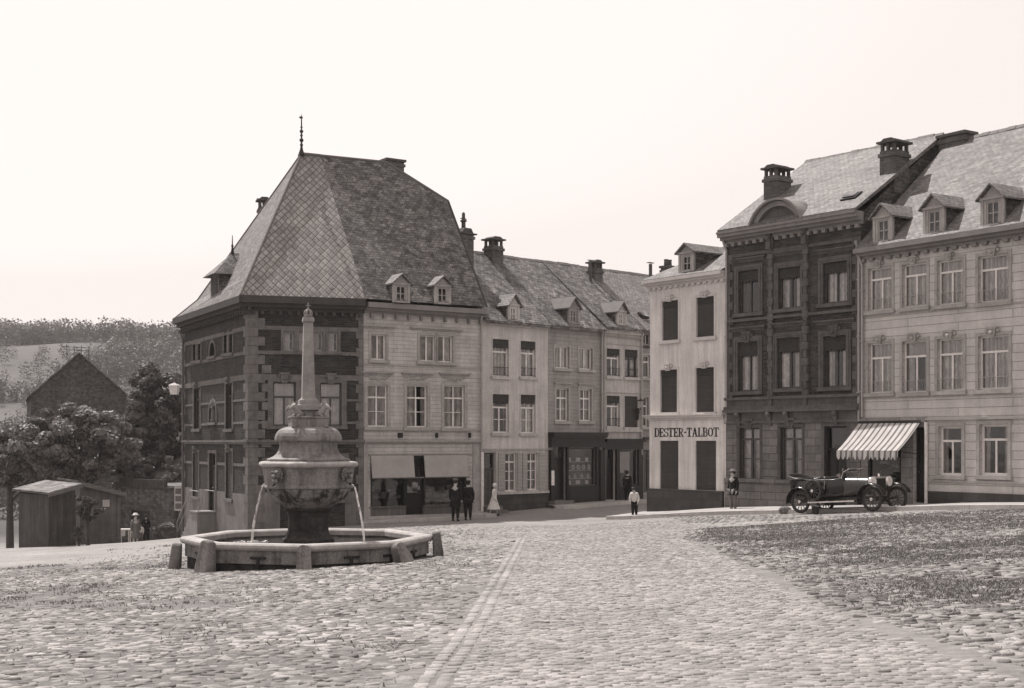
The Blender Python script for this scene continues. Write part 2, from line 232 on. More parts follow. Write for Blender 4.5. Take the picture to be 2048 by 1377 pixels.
# ---------------------------------------------------------------- mesh helpers
class MB:
    def __init__(s): s.v = []; s.f = []
    def add(s, vs, fs, mat=None):
        o = len(s.v)
        s.v += [tuple(mat @ Vector(p)) if mat else tuple(p) for p in vs]
        s.f += [tuple(i + o for i in f) for f in fs]; return s
    def box(s, x0, x1, y0, y1, z0, z1, mat=None):
        if x0 > x1: x0, x1 = x1, x0
        if y0 > y1: y0, y1 = y1, y0
        if z0 > z1: z0, z1 = z1, z0
        return s.add([(x0,y0,z0),(x1,y0,z0),(x1,y1,z0),(x0,y1,z0),(x0,y0,z1),(x1,y0,z1),(x1,y1,z1),(x0,y1,z1)],
              [(0,3,2,1),(4,5,6,7),(0,1,5,4),(1,2,6,5),(2,3,7,6),(3,0,4,7)], mat)
    def poly(s, pts): return s.add(pts, [tuple(range(len(pts)))])
    def prism(s, base, vec):
        """extrude polygon (3D pts) by vec"""
        n = len(base); v = Vector(vec); top = [tuple(Vector(p) + v) for p in base]
        a = Vector((0, 0, 0))
        for i in range(n): a += Vector(base[i]).cross(Vector(base[(i + 1) % n]))
        flip = a.dot(v) > 0
        fs = [tuple(range(n)) if not flip else tuple(reversed(range(n))), tuple(range(n, 2*n)) if flip else tuple(reversed(range(n, 2*n)))]
        for i in range(n):
            j = (i + 1) % n
            fs.append((i, j, n + j, n + i) if flip else (j, i, n + i, n + j))
        return s.add(list(map(tuple, base)) + top, fs)
    def lathe(s, prof, n=16, rot=0.0, c=(0, 0), mat=None, close=True):
        """prof: list of (r, z)"""
        vs = []; fs = []
        for r, z in prof:
            for i in range(n):
                a = rot + 2 * PI * i / n; vs.append((c[0] + r * math.cos(a), c[1] + r * math.sin(a), z))
        for k in range(len(prof) - 1):
            for i in range(n):
                j = (i + 1) % n; fs.append((k*n+i, k*n+j, (k+1)*n+j, (k+1)*n+i))
        if close:
            fs.append(tuple(reversed(range(n)))); fs.append(tuple((len(prof)-1)*n + i for i in range(n)))
        return s.add(vs, fs, mat)
    def tube(s, pts, r, n=8):
        pts = [Vector(p) for p in pts]; rs = r if isinstance(r, (list, tuple)) else [r] * len(pts)
        vs = []; fs = []
        for k, p in enumerate(pts):
            d = (pts[min(k+1, len(pts)-1)] - pts[max(k-1, 0)]).normalized()
            up = Vector((0, 0, 1)) if abs(d.z) < .9 else Vector((1, 0, 0))
            a = d.cross(up).normalized(); b = d.cross(a).normalized()
            for i in range(n):
                t = 2 * PI * i / n; q = p + a * (rs[k] * math.cos(t)) + b * (rs[k] * math.sin(t)); vs.append(tuple(q))
        for k in range(len(pts) - 1):
            for i in range(n):
                j = (i + 1) % n; fs.append((k*n+i, (k+1)*n+i, (k+1)*n+j, k*n+j))
        fs.append(tuple(range(n))); fs.append(tuple(reversed([(len(pts)-1)*n+i for i in range(n)])))
        return s.add(vs, fs)
    def torus(s, c, R_, r, axis='y', n=28, m=8, mat=None):
        vs = []; fs = []
        for i in range(n):
            a = 2*PI*i/n
            for j in range(m):
                b = 2*PI*j/m; q = R_ + r * math.cos(b); h = r * math.sin(b)
                x, z = q * math.cos(a), q * math.sin(a)
                p = (x, h, z) if axis == 'y' else ((x, z, h) if axis == 'z' else (h, x, z))
                vs.append((p[0]+c[0], p[1]+c[1], p[2]+c[2]))
        for i in range(n):
            for j in range(m):
                fs.append((i*m+j, i*m+(j+1) % m, ((i+1) % n)*m+(j+1) % m, ((i+1) % n)*m+j))
        return s.add(vs, fs, mat)
    def sphere(s, c, r, n=12, sc=(1, 1, 1)):
        pr = [(max(1e-4, math.sin(PI*k/n)), -math.cos(PI*k/n)) for k in range(n+1)]
        return s.lathe([(a, b) for a, b in pr], n, mat=Matrix.Translation(c) @ Matrix.Diagonal((r*sc[0], r*sc[1], r*sc[2], 1)))
    def build(s, name, mat, parent=None, mtx=None, smoothed=False, rnd=None):
        me = bpy.data.meshes.new(name); me.from_pydata(s.v, [], s.f); me.update()
        if smoothed: me.polygons.foreach_set('use_smooth', [True] * len(me.polygons))
        if rnd is not None:
            at = me.attributes.new('rnd', 'FLOAT', 'POINT'); at.data.foreach_set('value', rnd)
        me.materials.append(M[mat] if isinstance(mat, str) else mat)
        o = bpy.data.objects.new(name, me); COL.objects.link(o)
        if parent is not None: o.parent = parent
        if mtx is not None: o.matrix_local = mtx
        return o
def fixn(o):
    import bmesh
    b = bmesh.new(); b.from_mesh(o.data); bmesh.ops.recalc_face_normals(b, faces=b.faces); b.to_mesh(o.data); b.free(); return o
def tag(o, label=None, cat=None, group=None, kind=None):
    if label: o['label'] = label
    if cat: o['category'] = cat
    if group: o['group'] = group
    if kind: o['kind'] = kind
    return o
def empty(name, loc, rz=0, label=None, cat=None, group=None):
    e = bpy.data.objects.new(name, None); COL.objects.link(e); e.location = loc; e.rotation_euler = (0, 0, rz); e.empty_display_size = .3
    return tag(e, label, cat, group)
def copy_tree(o, parent=None):
    c = o.copy(); COL.objects.link(c)
    if parent is not None: c.parent = parent; c.matrix_parent_inverse = o.matrix_parent_inverse
    for ch in list(o.children): copy_tree(ch, c)
    return c
def npmesh(name, V, Fq, mat, rnd=None, smoothed=False, parent=None):
    me = bpy.data.meshes.new(name); me.vertices.add(len(V)); me.vertices.foreach_set('co', V.astype(np.float32).ravel())
    k = Fq.shape[1]; me.loops.add(Fq.size); me.loops.foreach_set('vertex_index', Fq.astype(np.int32).ravel())
    me.polygons.add(len(Fq)); me.polygons.foreach_set('loop_start', np.arange(0, Fq.size, k, dtype=np.int32)); me.polygons.foreach_set('loop_total', np.full(len(Fq), k, dtype=np.int32))
    if smoothed: me.polygons.foreach_set('use_smooth', np.ones(len(Fq), bool))
    if rnd is not None:
        at = me.attributes.new('rnd', 'FLOAT', 'POINT'); at.data.foreach_set('value', rnd.astype(np.float32))
    me.update(calc_edges=True); me.validate(); me.materials.append(M[mat] if isinstance(mat, str) else mat)
    o = bpy.data.objects.new(name, me); COL.objects.link(o)
    if parent is not None: o.parent = parent
    return o
# ---------------------------------------------------------------- the ground sheet
def build_ground():
    k = NM('trodden_earth'); n1 = k.noise(k.obj, .35, 6, .7); n2 = k.noise(k.obj, 6, 5, .7); n3 = k.noise(k.obj, 40, 3)
    p = k.n('ShaderNodeSeparateXYZ'); k.lk(k.obj, p.inputs[0])
    far = k.rng(p.outputs[1], 0, 1, 84, 115)           # fields begin beyond the town
    fn = k.noise(k.obj, .012, 5, .6); fn2 = k.noise(k.obj, .08, 6, .7)
    field = k.math('MULTIPLY', k.rng(fn, .045, .062, .42, .58), k.rng(fn2, .7, 1.3))
    near = k.math('MULTIPLY', k.math('MULTIPLY', k.rng(n1, .16, .25), k.rng(n2, .75, 1.2)), k.rng(n3, .85, 1.15))
    # darker grassy earth on the right and round the fountain
    gx = k.rng(k.math('ADD', p.outputs[0], k.rng(n1, -2, 2)), 1, .36, 3.6, 6.0)
    gy = k.rng(p.outputs[1], 1, 0, 34, 36)
    lf = k.rng(k.math('ADD', p.outputs[0], k.rng(n1, -1, 1)), .62, 1, -1.5, 0)
    inr = k.n('ShaderNodeMix', data_type='FLOAT'); k.lk(gy, inr.inputs[0]); inr.inputs[2].default_value = 1; k.lk(k.math('MULTIPLY', gx, lf), inr.inputs[3])
    near = k.math('MULTIPLY', near, inr.outputs[0])
    under = k.n('ShaderNodeMix', data_type='FLOAT'); k.lk(k.rng(p.outputs[1], 0, 1, 34, 38), under.inputs[0]); under.inputs[2].default_value = .85; under.inputs[3].default_value = 1.0
    near = k.math('MULTIPLY', near, under.outputs[0])
    m = k.n('ShaderNodeMix', data_type='FLOAT'); k.lk(far, m.inputs[0]); k.lk(near, m.inputs[2]); k.lk(field, m.inputs[3])
    k.color(m.outputs[0], []); vo = k.n('ShaderNodeTexVoronoi'); vo.inputs['Scale'].default_value = 6; k.lk(k.obj, vo.inputs['Vector'])
    b = k.bump(vo.outputs['Distance'], .35, .03); k.bump(n2, .5, .03, b); M['ground'] = k.m
    ys = np.concatenate([np.linspace(-12, 3, 8)[:-1], np.linspace(3, 70, 110)[:-1], np.linspace(70, 180, 40)[:-1], np.linspace(180, 520, 70)[:-1], np.linspace(520, 900, 12)])
    xs = np.concatenate([np.linspace(-600, -260, 10)[:-1], np.linspace(-260, -40, 60)[:-1], np.linspace(-40, 34, 100)[:-1], np.linspace(34, 600, 24)])
    XX, YY = np.meshgrid(xs, ys); ZZ = ground(XX, YY)
    V = np.stack([XX.ravel(), YY.ravel(), ZZ.ravel()], 1); nx = len(xs); ny = len(ys)
    i, j = np.meshgrid(np.arange(nx - 1), np.arange(ny - 1)); a = (j * nx + i).ravel()
    Fq = np.stack([a, a + 1, a + nx + 1, a + nx], 1)
    tag(npmesh('ground', V, Fq, 'ground', smoothed=True), kind='structure')
build_ground()
FC = (-4.53, 30.0); FR = 2.75
# road edges
def XL(y): return np.interp(y, [4, 13, 36, 42], [-1.0, -.57, .15, .4])
def XR(y): return np.interp(y, [4, 8, 13, 20, 27, 36, 42], [3.6, 3.35, 3.2, 3.45, 3.75, 4.1, 4.4])
def stones(name, cx, cy, hx, hy, ang, h, mat, lift=.0, tilt=.05):
    """one mesh of many domed setts resting in the ground"""
    n = len(cx); gzv = ground(cx, cy)
    e = .12; gx = (ground(cx + e, cy) - gzv) / e; gy = (ground(cx, cy + e) - gzv) / e
    tx = RNG.normal(0, tilt, n) ; ty = RNG.normal(0, tilt, n)
    ca, sa = np.cos(ang), np.sin(ang)
    rings = [(1.0, 0.0), (.97, .72), (.84, 1.0)]
    cr = np.array([(-1, -1), (1, -1), (1, 1), (-1, 1)], float)
    V = np.empty((n, 12, 3)); jit = RNG.uniform(.78, 1.08, (n, 4, 2))
    for r, (sc, hz) in enumerate(rings):
        lx = cr[None, :, 0] * hx[:, None] * sc * jit[:, :, 0]; ly = cr[None, :, 1] * hy[:, None] * sc * jit[:, :, 1]
        x = cx[:, None] + lx * ca[:, None] - ly * sa[:, None]; y = cy[:, None] + lx * sa[:, None] + ly * ca[:, None]
        V[:, r*4:r*4+4, 0] = x; V[:, r*4:r*4+4, 1] = y
        base = gzv[:, None] + (x - cx[:, None]) * gx[:, None] + (y - cy[:, None]) * gy[:, None]
        V[:, r*4:r*4+4, 2] = base - .03 + (h[:, None] + .03) * hz + (lx * tx[:, None] + ly * ty[:, None]) * (hz > 0) + lift
    f = []
    for a, b in ((0, 4), (4, 8)):
        for i in range(4):
            j = (i + 1) % 4; f.append((a+i, a+j, b+j, b+i))
    f.append((8, 9, 10, 11)); f = np.array(f)
    Fq = (f[None] + (np.arange(n) * 12)[:, None, None]).reshape(-1, 4)
    rnd = np.repeat(RNG.random(n), 12)
    return npmesh(name, V.reshape(-1, 3), Fq, mat, rnd, True)
def vis(x, y, m=4.5): return np.abs(x) < .40 * y + m
def nz(x, y, s, seed=0.0):
    return np.array([mnoise.noise((a * s + seed, b * s, seed)) for a, b in zip(x, y)])
def cobbles():
    # road: rows of setts across the way
    X = []; Y = []; HX = []
    y = 7.6; r = 0
    while y < 46:
        p = .108; xl, xr = float(XL(y)) + .25, float(XR(y)) + .30
        if y > 37: xl, xr = -1.5, 5.5
        n = int((xr - xl) / .125); xs = xl + (np.arange(n) + .5 + .5 * (r % 2)) * .125 + RNG.normal(0, .009, n)
        X.append(xs); Y.append(np.full(n, y) + .05 * np.sin(xs * 1.3 + y) + RNG.normal(0, .006, n)); y += p; r += 1
    X = np.concatenate(X); Y = np.concatenate(Y); n = len(X)
    tag(stones('road', X, Y, np.full(n, .062) * RNG.uniform(.84, 1.06, n), np.full(n, .054) * RNG.uniform(.84, 1.06, n), RNG.normal(.03, .05, n), RNG.uniform(.001, .014, n), 'cob', tilt=.05), kind='structure')
    # the two lines of larger stones that edge the road
    X = []; Y = []
    for off in (0, .15):
        ys = np.arange(7.6, 37.5, .23) + off * .6; X.append(XL(ys) + off + .02); Y.append(ys)
    X = np.concatenate(X); Y = np.concatenate(Y); n = len(X)
    tag(stones('gutter', X, Y, RNG.uniform(.058, .068, n), RNG.uniform(.095, .108, n), np.full(n, -.03), RNG.uniform(.007, .016, n), 'cobline', tilt=.03), kind='structure')
    # rough field stones on both sides
    X = []; Y = []
    y = 7.4; r = 0
    while y < 50:
        st = .155 if y < 30 else .22
        xs = np.arange(-.42 * y - 4, .42 * y + 4, st) + (r % 2) * st / 2; xs = xs + RNG.normal(0, .035, len(xs)); ys = y + RNG.normal(0, .03, len(xs)) + .12 * np.sin(xs * .9)
        X.append(xs); Y.append(ys); y += .122 if y < 30 else .17; r += 1
    X = np.concatenate(X); Y = np.concatenate(Y)
    xl, xr = XL(Y) - .10, XR(Y) + .42 + .12 * np.sin(Y * .7)
    ok = ((X < xl) | (X > xr)) & vis(X, Y) & (((X - FC[0]) ** 2 + (Y - FC[1]) ** 2) > (FR - .05) ** 2)
    ok &= ~((Y > 36.0) & (X > -1.6) & (X < 5.6))
    N1 = nz(X, Y, .33, 3.1)
    ok &= ~((X > 5) & (N1 > .12) & (RNG.random(len(X)) < .85))    # bare grassy places
    ok &= ~((X < -.5) & (Y > 14) & (N1 > .30) & (RNG.random(len(X)) < .8))
    # the smooth track in front of the right-hand houses, the pale path on the left
    ok &= Y < np.interp(X, [-14, 3.4, 6.6, 9.2, 11.8, 13.2, 15.3, 18], [49, 50.5, 48.1, 45.0, 41.7, 39.7, 36.8, 33]) - .15
    ok &= (X > -9) | (Y < 42)
    ok &= ~((X < -11) & (Y > 33 + .0 * X))
    XA, YA = X[ok], Y[ok]
    for mt_, sel in (('cobr', (XA < 0) | (YA < 13)), ('cobd', (XA >= 0) & (YA >= 13))):
     X, Y = XA[sel], YA[sel]; n = len(X)
     tag(stones('field_stones', X, Y, RNG.uniform(.055, .088, n), RNG.uniform(.048, .070, n), RNG.normal(.1, .3, n), np.where(X > 0, RNG.uniform(.002, .024, n), RNG.uniform(-.004, .015, n)) * np.where(Y > 36, .6, 1), mt_, tilt=.09), kind='structure')
cobbles()
def grass():
    X = RNG.uniform(3.6, 19, 320000); Y = RNG.uniform(9, 38.5, 320000)
    X2 = RNG.uniform(-13, -.8, 110000); Y2 = RNG.uniform(9, 44, 110000)
    keep = vis(X, Y, 4) & (X > XR(Y) + .45 + np.abs(RNG.normal(0, .7, len(X)))); X, Y = X[keep], Y[keep]
    nn = nz(X, Y, .33, 3.1) * .7 + nz(X, Y, 1.3, 9) * .6 + nz(X, Y, 4.0, 5) * .35
    k = nn + RNG.normal(0, .22, len(X)) > .09 - .010 * (Y - 20); X, Y = X[k], Y[k]
    keep = vis(X2, Y2, .5) & (((X2 - FC[0]) ** 2 + (Y2 - FC[1]) ** 2) > (FR + .1) ** 2); X2, Y2 = X2[keep], Y2[keep]
    n2 = nz(X2, Y2, .33, 3.1) * .6 + nz(X2, Y2, 1.3, 9) * .6 + nz(X2, Y2, 4.0, 5) * .4; k = n2 + RNG.normal(0, .18, len(X2)) > .46; X2, Y2 = X2[k], Y2[k]
    X = np.concatenate([X, X2]); Y = np.concatenate([Y, Y2]); n = len(X)
    Z = ground(X, Y); a = RNG.uniform(0, 2 * PI, n); w = RNG.uniform(.004, .010, n) * (1 + Y / 30); h = RNG.uniform(.015, .045, n)
    V = np.empty((n, 4, 3)); dx, dy = np.cos(a) * w, np.sin(a) * w; lx, ly = RNG.normal(0, .03, n), RNG.normal(0, .03, n)
    V[:, 0] = np.stack([X - dx, Y - dy, Z], 1); V[:, 1] = np.stack([X + dx, Y + dy, Z], 1)
    V[:, 2] = np.stack([X + dx * .3 + lx, Y + dy * .3 + ly, Z + h], 1); V[:, 3] = np.stack([X - dx * .3 + lx, Y - dy * .3 + ly, Z + h], 1)
    Fq = np.arange(n * 4).reshape(-1, 4)
    tag(npmesh('grass', V.reshape(-1, 3), Fq, 'grass', np.repeat(RNG.random(n), 4)), 'short grass and weeds between the rough stones of the square', 'grass', kind='stuff')
grass()
# ---------------------------------------------------------------- pavements
def pavement(inner, outer, h=.13, kw=.22):
    """inner / outer: matching xy polylines; kerb stones along the outer one"""
    def rs(pl, n):
        pl = np.array(pl, float); d = np.r_[0, np.cumsum(np.hypot(*np.diff(pl, axis=0).T))]; t = np.linspace(0, d[-1], n)
        return np.stack([np.interp(t, d, pl[:, 0]), np.interp(t, d, pl[:, 1])], 1)
    n = 40; a, b = rs(inner, n), rs(outer, n)
    zb = ground(b[:, 0], b[:, 1]) + h; za = np.maximum(ground(a[:, 0], a[:, 1]) + h, zb)
    dv = a - b; L = np.hypot(*dv.T)[:, None]; c = b + dv / np.maximum(L, .01) * np.minimum(kw, L * .5)
    zc = zb + .004
    m = MB(); m.v = [(*p, z) for p, z in zip(a, za)] + [(*p, z) for p, z in zip(c, zc)]
    m.f = [(n+i, n+i+1, i+1, i) for i in range(n - 1)]
    tag(m.build('pavement', 'pave'), kind='structure')
    m = MB(); 
    top = [(*p, z) for p, z in zip(c, zc + .004)] + [(*p, z + .004) for p, z in zip(b, zb)] + [(*p, z - h - .25) for p, z in zip(b, zb)] + [(*p, z - h) for p, z in zip(c, zc)]
    m.v = top
    for i in range(n - 1):
        m.f += [(n+i, n+i+1, i+1, i), (2*n+i, 2*n+i+1, n+i+1, n+i), (i, i+1, 3*n+i+1, 3*n+i)]
    m.f += [(0, 3*n, 2*n, n), (n-1, 2*n-1, 3*n-1, 4*n-1)]
    tag(m.build('kerb', 'kerb'), kind='structure')
pavement([(5.3, 54.3), (5.52, 53.9), (8.06, 50.6), (11.87, 45.8), (14.3, 42.1), (16.6, 38.6)], [(3.55, 50.9), (4.1, 50.2), (6.6, 48.3), (9.2, 45.2), (11.8, 41.9), (13.2, 39.9), (15.3, 37.0)])
pavement([(-5.9, 53.5), (-1.32, 56.6)], [(-5.75, 52.0), (-.62, 55.0)])
pavement([(1.45, 59.6), (4.15, 61.9), (6.12, 63.8), (8.5, 66)], [(1.9, 58.4), (2.9, 58.3), (4.9, 60.6), (6.5, 62.6), (9, 65.1)])
# ---------------------------------------------------------------- houses
class House:
    def __init__(s, name, label, cat, p0, p1, zb, group=None):
        s.frames = []; s.root = empty(name, (p0[0], p0[1], zb), 0, label, cat, group)
        s.zb = zb; d = Vector((p1[0]-p0[0], p1[1]-p0[1])); s.root.rotation_euler = (0, 0, math.atan2(d.y, d.x)); s.w = d.length
        s.M = Matrix.Translation((p0[0], p0[1], zb)) @ Matrix.Rotation(math.atan2(d.y, d.x), 4, 'Z')
        s.main = Frame(s, p0, p1)
class Frame:
    """a facade: x along it, y inwards, z up from the house's base"""
    def __init__(s, H, p0, p1):
        s.H = H; s.p0 = Vector(p0); d = (Vector(p1) - s.p0); s.w = d.length; s.d = d.normalized(); s.n = Vector((-s.d.y, s.d.x))
        s.W = Matrix.Translation((p0[0], p0[1], H.zb)) @ Matrix.Rotation(math.atan2(s.d.y, s.d.x), 4, 'Z')
        s.L = H.M.inverted() @ s.W; s.Wi = s.W.inverted(); s.holes = []
    def px(s, u, v, y=0.0):
        """where the sight line of a photo point meets the plane y=const of this facade"""
        k = (u - UC) / F; o = s.p0 + s.n * y
        t = (k * o.y - o.x) / (s.d.x - k * s.d.y); P = o + s.d * t
        return t, CZ - (v - HOR) / F * P.y - s.H.zb
    def rect(s, u0, v0, u1, v1, y=0.0):
        um = (u0 + u1) / 2; return s.px(u0, v0, y)[0], s.px(u1, v0, y)[0], s.px(um, v1, y)[1], s.px(um, v0, y)[1]
    def loc(s, p): return s.Wi @ Vector(p)
    def out(s, mb, name, mat, parent=None, **k):
        return mb.build(name, mat, parent or s.H.root, None if parent else s.L, **k)
def W3(u, v, Y): return Vector(((u - UC) / F * Y, Y, CZ - (v - HOR) / F * Y))
def wall(fr, mat, x0, x1, z0, z1, holes, depth=.22, name='wall', parent=None, y=0.0):
    m = MB(); xs = sorted(set([x0, x1] + [h for r in holes for h in r[:2]])); zs = sorted(set([z0, z1] + [h for r in holes for h in r[2:]]))
    xs = [x for x in xs if x0 <= x <= x1]; zs = [z for z in zs if z0 <= z <= z1]
    for i in range(len(xs) - 1):
        for j in range(len(zs) - 1):
            cx, cz = (xs[i] + xs[i+1]) / 2, (zs[j] + zs[j+1]) / 2
            if any(a < cx < b and c < cz < d for a, b, c, d in holes): continue
            m.poly([(xs[i], y, zs[j]), (xs[i+1], y, zs[j]), (xs[i+1], y, zs[j+1]), (xs[i], y, zs[j+1])])
    for a, b, c, d in holes:
        if c < z0: c = z0
        m.poly([(a, y, c), (a, y, d), (a, y+depth, d), (a, y+depth, c)]); m.poly([(b, y, d), (b, y, c), (b, y+depth, c), (b, y+depth, d)])
        m.poly([(a, y, d), (b, y, d), (b, y+depth, d), (a, y+depth, d)]); m.poly([(b, y, c), (a, y, c), (a, y+depth, c), (b, y+depth, c)])
    return fr.out(m, name, mat, parent)
def ring(m, x0, x1, z0, z1, t, y0, y1, bottom=True):
    m.box(x0, x0 + t, y0, y1, z0, z1); m.box(x1 - t, x1, y0, y1, z0, z1); m.box(x0 + t, x1 - t, y0, y1, z1 - t, z1)
    if bottom: m.box(x0 + t, x1 - t, y0, y1, z0, z0 + t)
def window(fr, r, fm='frame', transom=.3, rows=2, cols=2, trows=1, curtain=None, blind=0.0, surround=None, sill='trim', hood=None, key=False, shutter=None, lace=0.0, ft=.055, open_leaf=False, name='window', sf=.10, rail=False, ornate=False):
    """r = (x0, x1, z0, z1); window > pane, curtain, blind, surround, sill, hood"""
    x0, x1, z0, z1 = r; w, h = x1 - x0, z1 - z0; y = .11; fr.holes.append(r)
    m = MB(); ring(m, x0, x1, z0, z1, ft, y, y + .07)
    zt = z1 - h * transom if transom else z1 - ft
    if transom: m.box(x0 + ft, x1 - ft, y + .003, y + .067, zt - .035, zt + .035)
    cw = (w - 2 * ft)
    for i in range(1, cols):
        cx = x0 + ft + cw * i / cols; m.box(cx - .032, cx + .032, y + .005, y + .065, z0 + ft, (zt - .035) if transom else (z1 - ft))
    if trows and transom:
        for i in range(1, cols): 
            cx = x0 + ft + cw * i / cols; m.box(cx - .025, cx + .025, y + .008, y + .062, zt + .035, z1 - ft)
    for j in range(1, rows):
        cz = z0 + ft + (zt - z0 - ft) * j / rows
        for i in range(cols): m.box(x0 + ft + cw * i / cols + .033, x0 + ft + cw * (i + 1) / cols - .033, y + .015, y + .055, cz - .014, cz + .014)
    F_ = fr.out(m, name, fm)
    if shutter:
        s_ = MB(); s_.box(x0 + .01, x1 - .01, .05, .075, z0 + .01, z1 - .01 - (.0 if not lace else h * lace)); s_.build('shutter', shutter, F_)
    g = MB(); yy = y + .035
    g.poly([(x0, yy, z0), (x1, yy, z0), (x1, yy, z1), (x0, yy, z1)]); g.build('pane', 'glass', F_)
    if curtain:
        c = MB(); a, b = curtain; N = 26
        for (ca, cb) in ((x0 + ft, x0 + ft + cw * a), (x1 - ft - cw * b, x1 - ft)):
            if cb - ca < .03: continue
            o = len(c.v)
            for i in range(N + 1):
                t = i / N; xx = ca + (cb - ca) * t; yw = y + .085 + .018 * math.sin(t * 40 + x0 * 7)
                c.v += [(xx, yw, z0 + .04), (xx, yw, zt if transom and random.random() > 2 else z1 - .04)]
            for i in range(N): c.f.append((o+2*i, o+2*i+2, o+2*i+3, o+2*i+1))
        if c.v: c.build('curtain', 'curtain', F_)
    if blind:
        c = MB(); c.box(x0 + ft, x1 - ft, y + .085, y + .095, z1 - h * blind, z1 - .01); c.build('blind', 'blind_l', F_)
    if lace:
        c = MB(); n = 9; lz = z1 - h * lace; pts = [(x0 + .01, .035, z1 - .01), (x0 + .01, .035, lz)]
        for i in range(n * 2 + 1): pts.append((x0 + .01 + (w - .02) * i / (n * 2), .035, lz - (.05 * h if i % 2 else .0)))
        pts += [(x1 - .01, .035, lz), (x1 - .01, .035, z1 - .01)]
        c.prism(pts, (0, .02, 0)); c.build('valance', 'lace', F_)
    if surround:
        mt, sw, pr = surround; s_ = MB(); ring(s_, x0 - sw, x1 + sw, z0, z1 + sw, sw, -pr, .002, False)
        if ornate:
            ring(s_, x0 - sw * .62, x1 + sw * .62, z0, z1 + sw * .62, sw * .25, -pr - .025, -pr, False)
        s_.build('surround', mt, F_)
    if sill:
        sw = surround[1] if surround else sf * .6; s_ = MB(); s_.box(x0 - sw - .04, x1 + sw + .04, -.10, .10, z0 - .13, z0 - .003); s_.build('sill', sill, F_)
    if hood:
        mt, up, ov = hood; s_ = MB(); zz = z1 + up
        s_.box(x0 - ov, x1 + ov, -.07, -.002, zz, zz + .05); s_.box(x0 - ov - .05, x1 + ov + .05, -.13, -.002, zz + .05, zz + .10)
        s_.box(x0 - ov + .04, x1 + ov - .04, -.03, -.002, zz - .06, zz)
        s_.build('hood', mt, F_)
    if key:
        s_ = MB(); cx = (x0 + x1) / 2; kt = surround[1] if surround else .1; q = key if isinstance(key, float) else 1.0
        s_.prism([(cx - .10*q, -.12, z1 - .04), (cx + .10*q, -.12, z1 - .04), (cx + .17*q, -.12, z1 + kt + .1*q), (cx - .17*q, -.12, z1 + kt + .1*q)], (0, .118, 0))
        s_.box(cx - .21*q, cx + .21*q, -.15, -.002, z1 + kt + .1*q, z1 + kt + .17*q)
        for sx in (-1, 1): s_.sphere((cx + sx * .22 * q, -.06, z1 + kt + .04*q), .065*q, 8)
        s_.sphere((cx, -.14, z1 + kt*.5 + .03), .07*q, 8)
        s_.build('keystone', surround[0] if surround else 'trim', F_)
    if rail:
        s_ = MB(); zt_ = z0 + .38; s_.tube([(x0, -.02, zt_), (x1, -.02, zt_)], .012, 6); s_.tube([(x0, -.02, z0 + .04), (x1, -.02, z0 + .04)], .01, 6)
        nb = int(w / .09)
        for i in range(1, nb): xx = x0 + w * i / nb; s_.tube([(xx, -.02, z0 + .04), (xx, -.02, zt_)], .006, 4)
        s_.build('railing', rail if isinstance(rail, str) else 'iron', F_)
    return F_
def door(fr, r, mat='door', transom=.2, panels=2, glass=False, surround=None, name='door', steps=0):
    x0, x1, z0, z1 = r; fr.holes.append(r); w, h = x1 - x0, z1 - z0; y = .12; m = MB()
    ring(m, x0, x1, z0, z1, .06, y, y + .08, False); zt = z1 - h * transom; m.box(x0 + .06, x1 - .06, y, y + .075, zt - .04, zt + .04)
    m.box(x0 + .06, x1 - .06, y + .04, y + .07, z0, zt - .04)
    for i in range(panels):
        a = x0 + .06 + (w - .12) * i / panels + .05; b = x0 + .06 + (w - .12) * (i + 1) / panels - .05
        for (c, d) in ((.06, .36), (.44, .92)):
            if glass and c > .4: continue
            m.box(a, b, y + .02, y + .04, z0 + (zt - z0) * c, z0 + (zt - z0) * d)
            m.box(a + .04, b - .04, y + .008, y + .02, z0 + (zt - z0) * c + .04, z0 + (zt - z0) * d - .04)
    D = fr.out(m, name, mat); g = MB(); g.poly([(x0, y + .05, zt), (x1, y + .05, zt), (x1, y + .05, z1), (x0, y + .05, z1)]); g.build('pane', 'glass', D)
    k = MB(); k.sphere((x0 + .12, y + .0, z0 + 1.0), .03, 8); k.build('handle', 'nickel', D)
    if surround:
        mt, sw, pr = surround; s_ = MB(); ring(s_, x0 - sw, x1 + sw, z0, z1 + sw, sw, -pr, .002, False); s_.build('surround', mt, D)
    return D
def band(m, fr, z, h, pr, x0=0.0, x1=None): m.box(x0, fr.w if x1 is None else x1, -pr, .001, z, z + h)
def cornice(fr, z, x0, x1, mat, steps=((.0, .12, .06), (.12, .10, .16), (.22, .12, .34)), dent=None, dmat=None):
    m = MB()
    for dz, h, pr in steps: m.box(x0, x1, -pr, .002, z + dz, z + dz + h)
    if dent:
        sp, dw, dh, pr = dent; n = max(1, int((x1 - x0) / sp))
        for i in range(n): xx = x0 + (x1 - x0) * (i + .5) / n; m.box(xx - dw/2, xx + dw/2, -pr, -.003, z + steps[0][0] + .02 - dh, z + steps[0][0] + .02 - .004)
    return fr.out(m, 'cornice', mat)
def shell(fr, depth, z1, mat, zr=None, yr=None, x0=0.0, x1=None, left=True, right=True, z0=-1.3):
    """side and back walls with gables"""
    x1 = fr.w if x1 is None else x1; m = MB()
    def side(x):
        p = [(x, 0, z0), (x, depth, z0), (x, depth, z1)]
        if zr: p.append((x, yr, zr))
        p.append((x, 0, z1)); return p
    m.poly(list(reversed(side(x0)))); m.poly(side(x1)); m.poly([(x1, depth, z0), (x0, depth, z0), (x0, depth, z1), (x1, depth, z1)])
    o = fr.out(m, 'side_wall', mat)
    m = MB(); m.box(x0 + .03, x1 - .03, .9, .95, z0, z1 - .05); fr.out(m, 'unlit_backing', 'dark')  # near-black backing plane stands in for the unlit interior
    return o
